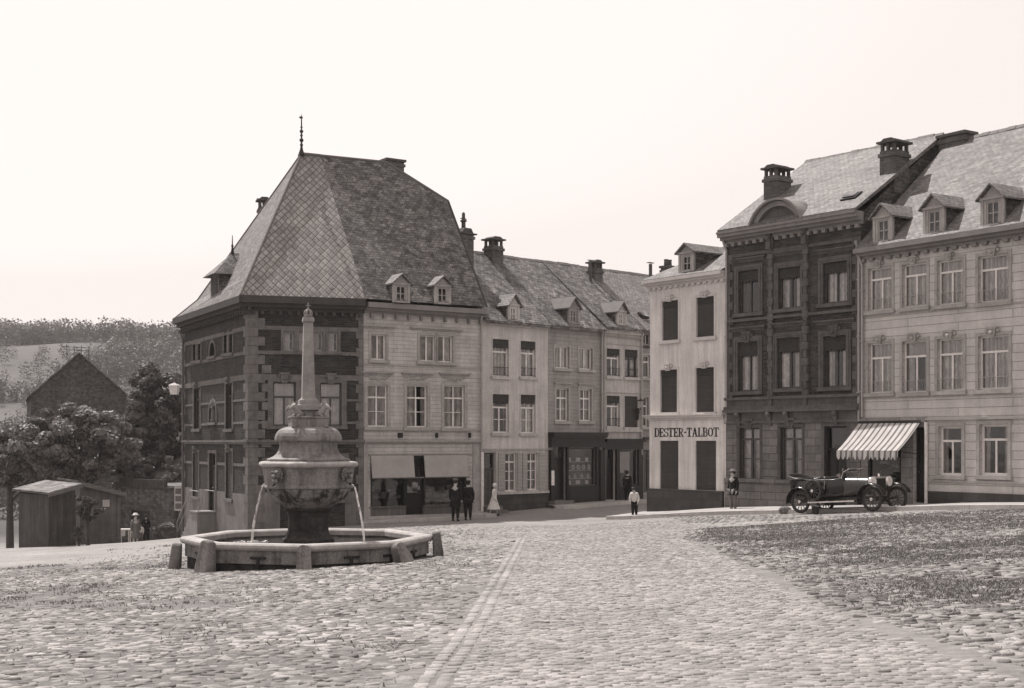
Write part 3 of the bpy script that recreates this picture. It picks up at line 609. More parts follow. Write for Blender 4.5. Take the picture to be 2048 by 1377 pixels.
def gable_roof(fr, x0, x1, ze, zr, yr, depth, mat, ov=.28, th=.13, name='roof'):
    sl = (zr - ze) / (yr + ov); m = MB()
    pr = [(x0, -ov, ze), (x0, yr, zr), (x0, depth + ov, ze), (x0, depth + ov, ze - th), (x0, yr, zr - th * 1.3), (x0, -ov, ze - th)]
    m.prism(pr, (x1 - x0, 0, 0)); o = fr.out(m, name, mat); fixn(o)
    t = MB(); n = int((x1 - x0) / .35)
    for i in range(n):
        a = x0 + (x1 - x0) * i / n; b = x0 + (x1 - x0) * (i + 1) / n - .02; d = random.uniform(-.015, .015)
        t.prism([(a, yr - .13, zr - .09 + d), (a, yr, zr + .05 + d), (a, yr + .13, zr - .09 + d)], (b - a, 0, 0))
    fixn(t.build('ridge_tiles', 'lead', o)); return o
def chimney(fr, cx, cy, w, d, z0, z1, style='plates', mat='brickC'):
    m = MB(); m.box(cx - w/2, cx + w/2, cy - d/2, cy + d/2, z0, z1)
    m.box(cx - w/2 - .05, cx + w/2 + .05, cy - d/2 - .05, cy + d/2 + .05, z1 - .22, z1 - .10)
    C = fr.out(m, 'chimney', mat)
    if style == 'plates':      # stone slab held on four legs
        c = MB()
        for sx in (-1, 0, 1):
            for sy in (-1, 1): c.box(cx + sx * (w/2 - .07) - .05, cx + sx * (w/2 - .07) + .05, cy + sy * (d/2 - .07) - .05, cy + sy * (d/2 - .07) + .05, z1, z1 + .26)
        c.box(cx - w/2 - .09, cx + w/2 + .09, cy - d/2 - .09, cy + d/2 + .09, z1 + .26, z1 + .33)
        c.prism([(cx - w/2, cy - d/2, z1 + .33), (cx + w/2, cy - d/2, z1 + .33), (cx + w*.25, cy - d/2, z1 + .43), (cx - w*.25, cy - d/2, z1 + .43)], (0, d, 0))
        c.build('cap', 'pot', C)
    elif style == 'pot':
        c = MB(); c.box(cx - w/2 - .12, cx + w/2 + .12, cy - d/2 - .1, cy + d/2 + .1, z1 - .02, z1 + .04)
        c.prism([(cx - w/2, cy - d/2, z1 + .04), (cx + w/2, cy - d/2, z1 + .04), (cx + w*.3, cy - d/2, z1 + .26), (cx - w*.3, cy - d/2, z1 + .26)], (0, d, 0))
        c.build('cap', 'pot', C); c = MB(); c.lathe([(.1, z1 + .2), (.09, z1 + .55), (.15, z1 + .58), (.15, z1 + .63), (.08, z1 + .66), (.07, z1 + .95), (.02, z1 + 1.0)], 10, c=(cx, cy)); c.box(cx - .17, cx + .17, cy - .02, cy + .02, z1 + .68, z1 + .72); c.build('chimney_pot', 'pot', C)
    elif style == 'slab':
        c = MB(); c.box(cx - w/2 - .08, cx + w/2 + .08, cy - d/2 - .08, cy + d/2 + .08, z1, z1 + .10); c.build('cap', 'pot', C)
    elif style == 'block':
        c = MB(); c.box(cx - w/2 - .07, cx + w/2 + .07, cy - d/2 - .07, cy + d/2 + .07, z1, z1 + .12)
        for i in range(2):
            xx = cx - w/4 + i * w/2; c.lathe([(.13, z1 + .12), (.11, z1 + .4), (.13, z1 + .42), (.13, z1 + .46)], 10, c=(xx, cy))
        c.build('cap', 'pot', C)
    return C
def dormer(fr, xc, zs, w, hw, hg, yf, sl, front='cornice', roofm='slateL', side='slateA', wr=(.5, .8), cols=2, rows=2, ov=.12, depth_f=1.0, sill_h=.1, fm='frame_m', dark=True):
    """gabled dormer on a roof of slope sl; stands at y=yf, z=zs. dormer > dormer_roof, window, cheek"""
    x0, x1 = xc - w/2, xc + w/2; zt = zs + hw; yb = yf + hw / sl; zg = zt + hg; yg = yf + (hw + hg) / sl; wd = w * wr[0] / 2; wz0 = zs + sill_h; wz1 = zs + sill_h + (hw - sill_h) * wr[1]
    m = MB(); hx0, hx1 = xc - wd, xc + wd
    for (a, b, c, d) in ((x0, hx0, zs, zt), (hx1, x1, zs, zt), (hx0, hx1, zs, wz0), (hx0, hx1, wz1, zt)):
        m.box(a, b, yf, yf + .1, c, d)
    m.prism([(x0, yf, zt), (x1, yf, zt), (xc, yf, zg)], (0, .1, 0))
    m.box(x0 - .03, x0 + .07, yf - .03, yf, zs, zt); m.box(x1 - .07, x1 + .03, yf - .03, yf, zs, zt); m.box(x0 - .06, x1 + .06, yf - .06, yf, zt - .06, zt + .02); m.box(hx0 - .05, hx1 + .05, yf - .07, yf, wz0 - .06, wz0)
    D = fr.out(m, 'dormer', front)
    c = MB()
    for x, e in ((x0, .04), (x1 - .04, .04)): c.prism([(x, yf + .1, zs - .02), (x, yf + .1, zt), (x, yb, zt)], (e, 0, 0))
    fixn(c.build('cheek', side, D))
    r = MB(); t = .06; s = hg / (w / 2); e = ov
    for sx in (-1, 1):
        xe = xc + sx * (w/2 + e); ze = zt - e * s
        r.prism([(xc, yf - .16, zg + .02), (xe, yf - .16, ze + .02), (xe, yf - .16, ze + .02 + t), (xc, yf - .16, zg + .02 + t)], (0, (yg if sx else yg) - yf + .16, 0))
    fixn(r.build('dormer_roof', roofm, D))
    q = MB(); ring(q, hx0, hx1, wz0, wz1, .045, yf + .03, yf + .08)
    for i in range(1, cols): cx = hx0 + (hx1 - hx0) * i / cols; q.box(cx - .02, cx + .02, yf + .035, yf + .075, wz0 + .045, wz1 - .045)
    for j in range(1, rows):
        cz = wz0 + (wz1 - wz0) * j / rows
        for i in range(cols): q.box(hx0 + (hx1 - hx0) * i / cols + .03, hx0 + (hx1 - hx0) * (i + 1) / cols - .03, yf + .04, yf + .07, cz - .015, cz + .015)
    q.build('window', fm, D); g = MB(); g.poly([(hx0, yf + .055, wz0), (hx1, yf + .055, wz0), (hx1, yf + .055, wz1), (hx0, yf + .055, wz1)]); g.build('pane', 'glass', D)
    g = MB(); g.box(hx0 - .02, hx1 + .02, yf + .3, yf + .32, wz0 - .02, wz1 + .02); g.build('unlit_dormer_back', 'dark' if dark else 'blind_l', D)  # near-black sheet painting the darkness inside the dormer
    return D
def pipe(fr, x, z0, z1, mat='pipe', y=-.09, hopper=True):
    m = MB(); m.tube([(x, y, z0), (x, y, z1 - .35), (x - .05, y - .05, z1 - .15), (x - .05, y - .12, z1)], .045, 8)
    for k in range(3): zz = z0 + (z1 - z0) * (k + .5) / 3.2; m.box(x - .06, x + .06, y - .05, y + .06, zz, zz + .04)
    return fr.out(m, 'downpipe', mat, smoothed=False)
def clad(fr, x0, x1, z0, z1, mat, y=-.03, name='plinth'):
    m = MB(); m.box(x0, x1, y, .002, z0, z1); return fr.out(m, name, mat)
def holes_clear(holes, x0, x1, z0, z1):
    """split a strip x0..x1 around openings crossing z0..z1"""
    segs = [(x0, x1)]
    for a, b, c, d in holes:
        if d <= z0 or c >= z1: continue
        ns = []
        for s0, s1 in segs:
            if b <= s0 or a >= s1: ns.append((s0, s1)); continue
            if a > s0: ns.append((s0, a))
            if b < s1: ns.append((b, s1))
        segs = ns
    return segs
# ================================================================ corner town hall (banded brick, steep slate roof)
A = House('town_hall', 'dark brick corner building with pale stone bands and a steep diamond-slated roof', 'building', (-10.2, 52.3), (-5.9, 53.6), CZ - 3.7)
fa = A.main; fl = Frame(A, (-14.97, 61.6), (-10.2, 52.3)); ZE = 5.65 + 3.7
for r in ((546, 764.5, 591.5, 852), (640, 766, 683, 852)):
    window(fa, fa.rect(*r), 'frame_d', .34, 1, 2, 0, (.47, .47), .34, ('stone', .2, .04), 'stone', None, True)
for r in ((567, 664, 588, 702), (598, 664, 616, 702), (628, 665, 646, 703), (657, 665, 676, 703)):
    window(fa, fa.rect(*r), 'frame_m', None, 2, 1, 0, (.7, 0), 0, ('stone', .10, .03), 'stone')
for r in ((560, 915, 600, 1000), (650, 915, 690, 1000)):
    window(fa, fa.rect(*r), 'frame_d', .3, 2, 2, 1, (.3, .3), 0, ('stone', .15, .03), 'stone')
za = []
def bandsA(fr, doorx=None):
    m = MB(); x0, x1 = 0.0, fr.w
    for v0, v1, pr in ((660, 652, .022), (709, 702, .03), (760, 749, .035), (802, 797.5, .02), (848, 843, .02), (934, 928, .02)):
        z0 = fa.px(540, v0)[1]; z1 = fa.px(540, v1)[1]
        for a, b in holes_clear(fr.holes, x0, x1, z0 - .02, z1): m.box(a + .0, b - .0, -pr, .001, z0, z1)
    zs = fa.px(540, 885)[1]; m.box(-.08 if fr is fa else 0, x1 + (.0 if fr is fa else .1), -.13, .001, zs, zs + .09); m.box(0, x1, -.07, .001, zs - .08, zs)
    return fr.out(m, 'stone_band', 'stone')
# left facade openings
for r, sh in (((388, 776, 401, 858), False), ((452, 767, 465.5, 858), False)):
    window(fl, fl.rect(*r), 'frame_d', .28, 3, 2, 1, (.4, .4), 0, ('stone', .12, .03), 'stone', None, .8)
for r in ((386, 689, 393, 722), (396, 688, 403, 721), (448, 671, 456, 707), (459, 669, 466, 706)):
    window(fl, fl.rect(*r), 'frame_m', None, 2, 1, 0, (.8, 0), 0, ('stone', .10, .03), 'stone')
for r in ((386.5, 905, 398, 994), (452.5, 903, 465, 998)):
    window(fl, fl.rect(*r), 'frame_d', .2, 4, 2, 1, None, 0, ('stone', .12, .03), 'stone', None, .9, 'louvre')
dr = list(fl.rect(419, 907, 432.5, 1024)); door(fl, tuple(dr), 'frame_d', .22, 2, False, ('stone', .14, .04))
def niche(fr, r, statue):
    x0, x1, z0, z1 = r; fr.holes.append(r); m = MB(); m.box(x0, x1, .2, .24, z0, z1); w = x1 - x0
    xc = (x0 + x1) / 2; n = 10; zc = z1 - w / 2
    for s_ in (-1, 1):   # rounded head
        pts = [(xc + s_ * w/2, .0, z1)] + [(xc + s_ * w/2 * math.cos(PI/2*i/n), .0, zc + w/2 * math.sin(PI/2*i/n)) for i in range(n + 1)]
        m.prism(pts, (0, .2, 0))
    N = fr.out(m, 'niche', 'brickA'); fixn(N); a = MB()
    for i in range(14):
        t0, t1 = PI * i / 14, PI * (i + 1) / 14
        q = lambda t, rr, y: (xc + rr * math.cos(t), y, zc + rr * math.sin(t))
        a.prism([q(t0, w/2, -.04), q(t1, w/2, -.04), q(t1, w/2 + .12, -.04), q(t0, w/2 + .12, -.04)], (0, .038, 0))
    a.box(x0 - .12, x0, -.04, -.002, z0, zc); a.box(x1, x1 + .12, -.04, -.002, z0, zc); a.box(x0 - .15, x1 + .15, -.12, .15, z0 - .12, z0)
    fixn(a.build('surround', 'stone', N))
    if statue:
        s_ = MB(); s_.lathe([(.16, z0), (.17, z0 + .12), (.12, z0 + .14), (.16, z0 + .2), (.14, z0 + .5), (.16, z0 + .72), (.17, z0 + .85), (.07, z0 + .93), (.06, z0 + .96), (.09, z0 + 1.02), (.09, z0 + 1.1), (.03, z0 + 1.16)], 12, c=(xc, .06))
        s_.tube([(xc + .15, .03, z0 + .8), (xc + .2, -.04, z0 + .6), (xc + .05, -.1, z0 + .62)], .04, 6)
        s_.build('statue', 'stone', N, smoothed=True)
niche(fl, fl.rect(419, 803, 433, 845), True); niche(fl, fl.rect(420, 685, 431, 713), False)
wall(fa, 'brickA', 0, fa.w, -1.6, ZE - .1, fa.holes); wall(fl, 'brickA', 0, fl.w, -1.6, ZE - .1, fl.holes)
bandsA(fa); bandsA(fl)
m = MB(); zp = fl.px(440, 983)[1]
for a, b in holes_clear(fl.holes, 0, fl.w, -1.2, zp - .01): m.box(a, b, -.025, .001, -1.6, zp)
for h in fl.holes:
    if h[2] > -1 and h[2] < zp and h[3] > zp: m.box(h[0], h[1], -.025, .001, -1.6, h[2] - .13)
fl.out(m, 'plinth', 'rusta')
m = MB(); zf = fa.px(540, 985)[1]
for a, b in holes_clear(fa.holes, 0, fa.w, -1.2, zf): m.box(a, b, -.025, .001, -1.6, zf)
fa.out(m, 'plinth', 'rusta')
# toothed quoins on the corner, both ends
m = MB(); m2 = MB(); k = 0; z = -1.55
while z < ZE - .6:
    hh = .36; L = .62 if k % 2 else .36; m.box(-.045, L, -.045, .0, z, z + hh - .012)
    if k % 2 == 0 and 2.2 < z < 6.4: m.box(L + .14, L + .5, -.03, .0, z + .02, z + hh - .03)
    L2 = .34 if k % 2 else .5; m2.box(fa.w - L2 * .6, fa.w, -.04, .0, z, z + hh - .012); z += hh; k += 1
fa.out(m, 'quoin', 'stone'); fa.out(m2, 'quoin', 'stone')
m = MB(); m2 = MB(); k = 0; z = -1.55
while z < ZE - .6:
    hh = .36; L = .36 if k % 2 else .62; m.box(fl.w - L, fl.w + .03, -.04, .0, z, z + hh - .012); m2.box(0, L * .6, -.04, 0, z, z + hh - .012); z += hh; k += 1
fl.out(m, 'quoin', 'stone'); fl.out(m2, 'quoin', 'stone')
cornice(fa, ZE - .55, -.35, fa.w + .02, 'cornice_d', ((.0, .14, .10), (.14, .14, .28), (.28, .27, .46)), (.34, .12, .16, .2))
cornice(fl, ZE - .553, -.3, fl.w + .30, 'cornice_d', ((.0, .14, .10), (.14, .14, .28), (.28, .27, .46)), (.34, .12, .16, .2))
# body behind
m = MB(); wb = lambda p, z: tuple(A.M.inverted() @ Vector((p[0], p[1], z)))
far = (-14.97, 61.6); back = (-9.0, 62.6); mid = (-5.9, 53.6)
for p, q in ((mid, back), (back, far)): m.poly([wb(p, A.zb - 1.6), wb(q, A.zb - 1.6), wb(q, A.zb + ZE - .1), wb(p, A.zb + ZE - .1)])
m.build('side_wall', 'brickA', A.root)
m = MB(); m.box(.1, fa.w, 1.0, 1.05, -1.5, ZE - .2); fa.out(m, 'unlit_backing', 'dark'); m = MB(); m.box(.1, fl.w - 1.1, 1.0, 1.05, -1.5, ZE - .2); fl.out(m, 'unlit_backing', 'dark')  # near-black backings paint the dark behind both facades
# roof
ze = CZ + 5.66; E0 = Vector((-15.55, 62.1, ze)); E1 = Vector((-10.42, 51.78, ze)); E2 = Vector((-5.77, 53.18, ze)); E3 = Vector((-1.05, 56.30, ze))
R1 = Vector((-8.81, 56.5, CZ + 12.07)); R2 = Vector((-5.43, 58.2, CZ + 12.07)); RM = Vector((-8.07, 56.87, CZ + 12.07)); Q = Vector((-2.78, 58.87, CZ + 10.5)); BK = Vector((-5.7, 63.4, ze)); QB = Vector((-4.4, 61.4, CZ + 10.5))
B1 = Vector((-9.2, 63.3, ze))
def wpart(H, fr, name, polys, mat, parent=None):
    m = MB()
    for p in polys: m.poly([tuple(fr.loc(q)) for q in p])
    return fr.out(m, name, mat, parent)
def lerp(a, b, t): return a + (b - a) * t
rf = wpart(A, fa, 'roof', [(E1, E2, RM, R1)], 'slateD')
# hip face on the left flares at the eaves
c0, c1 = lerp(E0, R1, .20), lerp(E1, R1, .12); c0.z = ze + .75; c1z = lerp(E1, R1, .12); 
wpart(A, fl, 'hip_roof', [(E0, E1, c1, c0), (c0, c1, R1), (E0, c0, B1), (c0, R1, B1), (B1, R1, RM, BK), (E0, B1, BK, E2, E1)], 'slateL', None)
m = MB(); 
def ridge(H, fr, pts, name, r=.09, mat='lead', parent=None):
    m = MB(); m.tube([tuple(fr.loc(p)) for p in pts], r, 7); return fr.out(m, name, mat, parent)
ridge(A, fa, [E1, R1], 'hip_tiles', .05); ridge(A, fa, [R1, RM], 'ridge_tiles', .08); ridge(A, fa, [E0, c0, R1], 'hip_tiles', .05)
def finial(fr, p, h, parent=None):
    x, y, z = fr.loc(p); m = MB(); m.lathe([(.16, z - .1), (.07, z + .25 * h * .4), (.04, z + h * .2), (.025, z + h * .9), (.005, z + h)], 8, c=(x, y))
    for t, rr in ((.22, .07), (.34, .09), (.46, .06), (.56, .08), (.66, .05)): m.sphere((x, y, z + h * t), rr * h / 1.7, 8)
    m.box(x - .09, x + .05, y - .01, y + .01, z + h * .88, z + h * .93)
    return fr.out(m, 'finial', 'iron')
finial(fa, R1, 1.68)
# wall dormer with pyramid roof on the left slope
def tower_dormer():
    fr = fl; x1 = fr.px(439, 570, .0)[0]; x0 = x1 - 1.35; z0 = ZE - .1; z1 = fr.px(439, 546, .0)[1]; y0 = -.02
    m = MB(); m.box(x0, x1, y0, y0 + 2.0, z0, z1); D = fr.out(m, 'dormer', 'slateA')
    m = MB(); m.box(x0 + .25, x1 - .25, y0 - .03, y0 + .02, z0 + .45, z1 - .15); m.build('louvre', 'louvre', D)
    xc, yc = (x0 + x1) / 2, y0 + .75; e = .28; zt = z1 + .95
    b = [(x0 - e, y0 - e, z1 - .06), (x1 + e, y0 - e, z1 - .06), (x1 + e, y0 + 2.2, z1 - .06), (x0 - e, y0 + 2.2, z1 - .06)]
    m = MB(); m.add(b + [(xc, yc, zt), (xc, y0 + 2.0, zt)], [(0, 1, 4), (1, 2, 5, 4), (2, 3, 5), (3, 0, 4, 5), (3, 2, 1, 0)]); m.build('dormer_roof', 'slateR', D)
    m = MB(); m.lathe([(.09, zt - .1), (.03, zt + .3), (.015, zt + .75)], 6, c=(xc, yc)); m.sphere((xc, yc, zt + .3), .06, 6); m.build('finial', 'iron', D)
tower_dormer()
p = fa.loc(W3(528, 440, 60)); chimney(fa, p.x, p.y, .5, .5, p.z - 2.0, p.z + .55, 'plates')
pipe(fl, .12, -1.4, ZE - .6, 'pipe_d', hopper=False)
# entrance steps on the left facade
def steps():
    P = fl.W @ Vector((0, 0, 0)); s = empty('entrance_steps', (0, 0, 0), 0, 'stone entrance steps with thin iron handrails up to the brick corner building', 'steps')
    s.matrix_world = fl.W
    s.matrix_world = fl.W; xd = (dr[0] + dr[1]) / 2; zl = dr[2]; m = MB()
    m.box(xd - .55, xd + .55, -.80, -.03, -1.6, zl - .01); m.box(xd - .60, xd + .60, -.85, -.03, zl - .01, zl + .05)
    m.build('landing', 'stone_pale', s)
    m = MB(); g0 = gz(*(fl.W @ Vector((xd - 2.6, -1, 0))).xy) - A.zb; n = max(4, int((zl - g0) / .17)); 
    for i in range(n):
        zz = zl - (zl - g0) * (i + 1) / (n + .0); m.box(xd - .60 - .30 * (i + 1), xd - .60 - .30 * i, -.78, -.05, -1.6, zz + .0)
    m.build('step', 'stone_pale', s)
    m = MB(); L = .30 * n
    for y in (-.78, -.12):
        m.tube([(xd + .7, y, zl + .9), (xd - .78, y, zl + .9), (xd - .7 - L, y, g0 + .95), (xd - .7 - L, y, g0)], .02, 6)
        m.tube([(xd - .78, y, zl + .9), (xd - .78, y, zl)], .018, 6); m.tube([(xd + .7, y, zl + .9), (xd + .7, y, zl)], .018, 6)
        m.tube([(xd - .78, y, zl + .45), (xd - .7 - L, y, g0 + .5)], .013, 6)
    m.build('handrail', 'pipe', s)
steps()
# wall lantern on its bracket
def lantern(name, label, p, out, s=1.0, white=True):
    L = empty(name, p, 0, label, 'street lamp'); o = Vector((*out, 0)).normalized(); m = MB()
    m.tube([(0, 0, -.5*s), (o.x*.2*s, o.y*.2*s, -.1*s), (o.x*.3*s, o.y*.3*s, 0), (o.x*.3*s, o.y*.3*s, .1*s)], .018, 6); m.tube([(0, 0, 0), (o.x*.3*s, o.y*.3*s, 0)], .016, 6); m.box(-.05, .05, -.05, .05, -.55*s, .06*s)
    m.build('bracket', 'iron', L); m = MB(); c = (o.x*.3*s, o.y*.3*s)
    m.lathe([(.17*s, .1*s), (.23*s, .42*s)], 4, PI/4, c); m.build('lantern_glass', 'lampglass' if white else 'glass', L)
    m = MB(); m.lathe([(.25*s, .42*s), (.20*s, .47*s), (.05*s, .50*s), (.03*s, .55*s)], 4, PI/4, c); m.build('lantern_cap', 'iron' if not white else 'lampglass', L); return L
q = fl.W @ Vector((.0, -.05, 0)); lantern('street_lamp', 'white lantern on an iron bracket at the far corner of the brick building', (q.x, q.y, CZ + 2.05), (-.95, -.25), 1.25)
# ================================================================ house B, shop with canvas blinds
B = House('house', 'cream three-storey house with a canvas-blinded shopfront beside the brick corner building', 'house', (-5.9, 53.6), (-1.30, 56.66), CZ - 3.1, 'houses of the market place')
fb = B.main; ZB = 5.58 + 3.1
for i, r in enumerate(((735, 770, 775, 854), (813.5, 771, 854.5, 855), (888, 771.5, 929.5, 856))):
    window(fb, fb.rect(*r), 'frame', .30, 2, 2, 1, (.47, .18) if i == 1 else (.47, .47), 0, ('trim', .13, .03), 'trim', ('trim', .42, .22), False)
for r in ((742, 669, 772, 720), (839, 671, 871, 723), (874, 672, 906, 725)):
    window(fb, fb.rect(*r), 'frame', None, 1, 2, 0, (.5, .5), 0, ('trim', .10, .03), 'trim')
for (u, v, w) in ((757, 654, .75), (873, 659, 1.25)):   # hoods of the top floor
    x, z = fb.px(u, v); m = MB(); m.box(x - w, x + w, -.13, .001, z, z + .05); m.box(x - w + .05, x + w - .05, -.06, .001, z - .06, z); fb.out(m, 'hood', 'trim')
for (u, v) in ((755, 758), (834, 759), (909, 760)):     # carved festoons
    x, z = fb.px(u, v); m = MB()
    for i in range(11): t = (i - 5) / 5; m.sphere((x + t * .52, -.02, z + .10 - .10 * (1 - t*t) + .03 * math.sin(i * 2.1)), .055, 6, (1, .7, 1))
    fb.out(m, 'festoon', 'trim')
shop = fb.rect(741, 912, 933, 1036); doorB = (fb.px(812, 1000)[0], fb.px(848, 1000)[0])
fb.holes.append((shop[0], shop[1], fb.px(837, 1030)[1], shop[3]))
zsill = fb.px(837, 1013)[1]; zbot = fb.px(837, 1030)[1]; zbl = fb.px(837, 956)[1]
wall(fb, 'limeB', 0, fb.w, -1.4, ZB - .3, fb.holes); shell(fb, 8.2, ZB - .3, 'limeC', None, None)
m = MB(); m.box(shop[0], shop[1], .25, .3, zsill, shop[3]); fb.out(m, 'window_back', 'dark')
z2 = fb.px(845, 861)[1]; m = MB(); m.box(0, fb.w, -.05, .001, z2, z2 + .06); fb.out(m, 'sill_course', 'trim')
m = MB(); m.box(shop[0], doorB[0], .0, .25, zbot, zsill); m.box(doorB[1], shop[1], .0, .25, zbot, zsill); m.box(shop[0] - .05, doorB[0], -.05, .1, zsill - .02, zsill + .04); m.box(doorB[1], shop[1] + .05, -.05, .1, zsill - .02, zsill + .04); fb.out(m, 'stall_riser', 'plaster_d')
Sh = MB()
for x in (shop[0] + .04, doorB[0] - .04, doorB[1] + .04, shop[1] - .04): Sh.box(x - .04, x + .04, .02, .12, zsill, shop[3])
Sh.box(shop[0], shop[1], .02, .12, shop[3] - .08, shop[3]); SW = fb.out(Sh, 'shop_window', 'shopdark')
g = MB(); g.poly([(shop[0], .08, zsill), (doorB[0], .08, zsill), (doorB[0], .08, shop[3]), (shop[0], .08, shop[3])]); g.poly([(doorB[1], .08, zsill), (shop[1], .08, zsill), (shop[1], .08, shop[3]), (doorB[1], .08, shop[3])]); g.build('pane', 'glass', SW)
D = MB(); D.box(doorB[0], doorB[1], .14, .2, zbot, shop[3]); DD = fb.out(D, 'door', 'shopdark'); D = MB(); D.box(doorB[0] + .12, doorB[1] - .12, .12, .138, zbot + .9, zbot + 2.0); D.build('pane', 'glass', DD)
for (u0, u1) in ((741, 826), (847, 933)):               # let-down canvas blinds
    a, b = fb.px(u0, 930)[0], fb.px(u1, 930)[0]; m = MB(); m.prism([(a, -.05, shop[3] + .02), (a, -.03, shop[3] + .02), (a, -.14, zbl + .02), (a, -.17, zbl + .02)], (b - a, 0, 0)); o = fixn(fb.out(m, 'blind', 'blind'))
    m = MB(); m.tube([(a - .02, -.155, zbl + .01), (b + (.42 if u0 < 800 else .02), -.155, zbl + .01)], .03, 6); m.build('blind_rod', 'pipe_d', o)
m = MB()
for i in range(26):
    xx = shop[0] + .15 + (shop[1] - shop[0] - .3) * ((i * .618) % 1); 
    if doorB[0] - .1 < xx < doorB[1] + .1: continue
    hh = random.uniform(.12, .45); ww = random.uniform(.06, .16); zz = zsill + random.choice((.05, .35, .62)); m.box(xx - ww, xx + ww, .14, .22, zz, zz + hh * .6)
fb.out(m, 'display_goods', 'cloth_m')
m = MB(); zf0 = fb.px(845, 884)[1]; m.box(0, fb.w, -.10, .001, zf0 - .06, zf0); m.box(0, fb.w, -.16, .001, zf0, zf0 + .07); 
z3 = fb.px(845, 735)[1]; m2 = MB(); m2.box(0, fb.w, -.03, .001, z3, z3 + .05); fb.out(m2, 'sill_course', 'trim'); fb.out(m, 'string_course', 'trim'); m = MB(); m.box(0, .18, -.05, .001, -1.3, zf0 - .06); fb.out(m, 'pilaster', 'trim'); m = MB(); m.box(fb.w - .42, fb.w - .05, -.05, .001, -1.3, zf0 - .06); fb.out(m, 'pilaster', 'trim'); m = MB()
m.box(.2, fb.w - .45, -.06, .001, shop[3] + .05, shop[3] + .10); fb.out(m, 'moulding', 'trim')
for u, w_ in ((799, .09), (872, .04), (938, .04)): x, z = fb.px(u, 871); m = MB(); m.box(x - w_, x + w_, -.12, .001, z - .1, z + .1); fb.out(m, 'bracket', 'iron')
cornice(fb, ZB - .45, .03, fb.w + .2, 'cornice', ((.0, .10, .06), (.10, .12, .18), (.22, .20, .38)), (.52, .09, .20, .16))
wpart(B, fb, 'roof', [(E2, E3, Q, R2, RM), (Q, QB, R2), (R2, QB, BK), (RM, R2, BK), (E2, BK, E3)], 'slateA')
ridge(B, fb, [RM, R2, Q], 'ridge_tiles', .07); ridge(B, fb, [Q, E3], 'verge', .05, 'cornice_d')
m = MB(); Li = lambda p: tuple(fb.loc(p)); m.poly([Li(E3), Li(BK), Li(QB), Li(Q)]); m.build('gable_wall', 'gable', B.root, fb.L)
slB = 6.42 / 4.3
for u, v, zz in ((802, 606, 0), (885, 609, 0)):
    x, z = fb.px(u, v, .0); ys = -.46 + (z - ZB) / slB; x, z = fb.px(u, v, ys); dormer(fb, x, z, .74, .78, .32, ys, slB, 'trim', 'slateL', 'slateA', (.58, .86), 2, 2, .12, sill_h=.06, fm='frame_m')
p = fb.loc(W3(786, 345, 60.2)); chimney(fb, p.x, p.y, .85, .5, p.z - 1.8, p.z + .45, 'slab')
pipe(fb, fb.w - .02, fb.px(960, 905)[1], ZB - .3, 'pipe'); m = MB(); x = fb.w + .0; m.tube([(x, -.1, -.1), (x, -.1, fb.px(960, 905)[1])], .06, 8); fb.out(m, 'pipe_guard', 'lampglass')
# ================================================================ row C, D, E and the house behind
def rowpt(t): return (-1.30 + .72 * t, 56.66 + .694 * t)
ZR = CZ + 8.72
C = House('house', 'smooth cream house with shuttered ground-floor windows, a door at its left and one dormer', 'house', rowpt(0), rowpt(4.0), CZ - 2.98, 'houses of the market place')
fc = C.main; zc = fc.px(1030, 648)[1]
wk = dict(transom=.34, rows=1, cols=2, trows=0, lace=.20, surround=('limeC', .06, .015), sill='limeE', sf=.05)
window(fc, fc.rect(985, 679, 1017.5, 753), curtain=(.5, .5), rail=True, **{**wk, 'cols': 1}); window(fc, fc.rect(1041, 683, 1071, 754), curtain=(.5, .5), rail=True, **wk)
wk['rows'] = 2
window(fc, fc.rect(985, 789, 1018, 866), curtain=(.25, .1), **wk); window(fc, fc.rect(1041, 790, 1071, 867), curtain=(.5, .5), **wk)
for r in ((1010, 906, 1033.5, 983), (1054.5, 905.5, 1075.5, 980.5)): window(fc, fc.rect(*r), 'frame', .24, 3, 2, 1, (.25, .25), 0, None, None)
door(fc, fc.rect(967.5, 906, 991, 1012), 'door', .3, 2, False, ('trim', .05, .02))
wall(fc, 'limeC', 0, fc.w, -1.4, zc, fc.holes); shell(fc, 8, zc, 'limeC', ZR - C.zb - .2, 4)
m = MB(); zz = fc.px(1030, 901)[1]; m.box(0, fc.w, -.06, .001, zz, zz + .07); fc.out(m, 'string_course', 'trim')
m = MB(); a = fc.px(994, 986)[0]; zz = fc.px(1045, 988)[1]; m.box(a, fc.w, -.10, .001, zz, zz + .10); fc.out(m, 'sill_band', 'limeE'); m = MB(); m.box(a, fc.w, -.05, .001, -1.3, zz); fc.out(m, 'plinth', 'plinth')
for u0, u1 in ((996, 1009), (1034.5, 1043), (1044.5, 1053.5), (1077, 1093.5)):
    a, b = fc.px(u0, 940)[0], fc.px(u1, 940)[0]; _, z0_ = fc.px((u0+u1)/2, 981); z1_ = fc.px((u0+u1)/2, 906)[1]; m = MB(); m.box(a, b, -.05, -.005, z0_, z1_); fc.out(m, 'shutter', 'louvre_p')
m = MB(); a, b = fc.px(967.5, 1000)[0] - .05, fc.px(991, 1000)[0] + .1; zd = fc.px(979, 1012)[1]; m.box(a, b, -.7, .001, -1.2, zd - .17); m.box(a, b, -.35, .001, zd - .17, zd); fc.out(m, 'doorstep', 'stone')
cornice(fc, zc - .16, .02, fc.w + .02, 'limeE', ((.0, .08, .08), (.08, .14, .22)))
gable_roof(fc, .02, fc.w, zc + .04, ZR - C.zb, 4.0, 8, 'slateR')
sl = (ZR - C.zb - zc) / 4.28
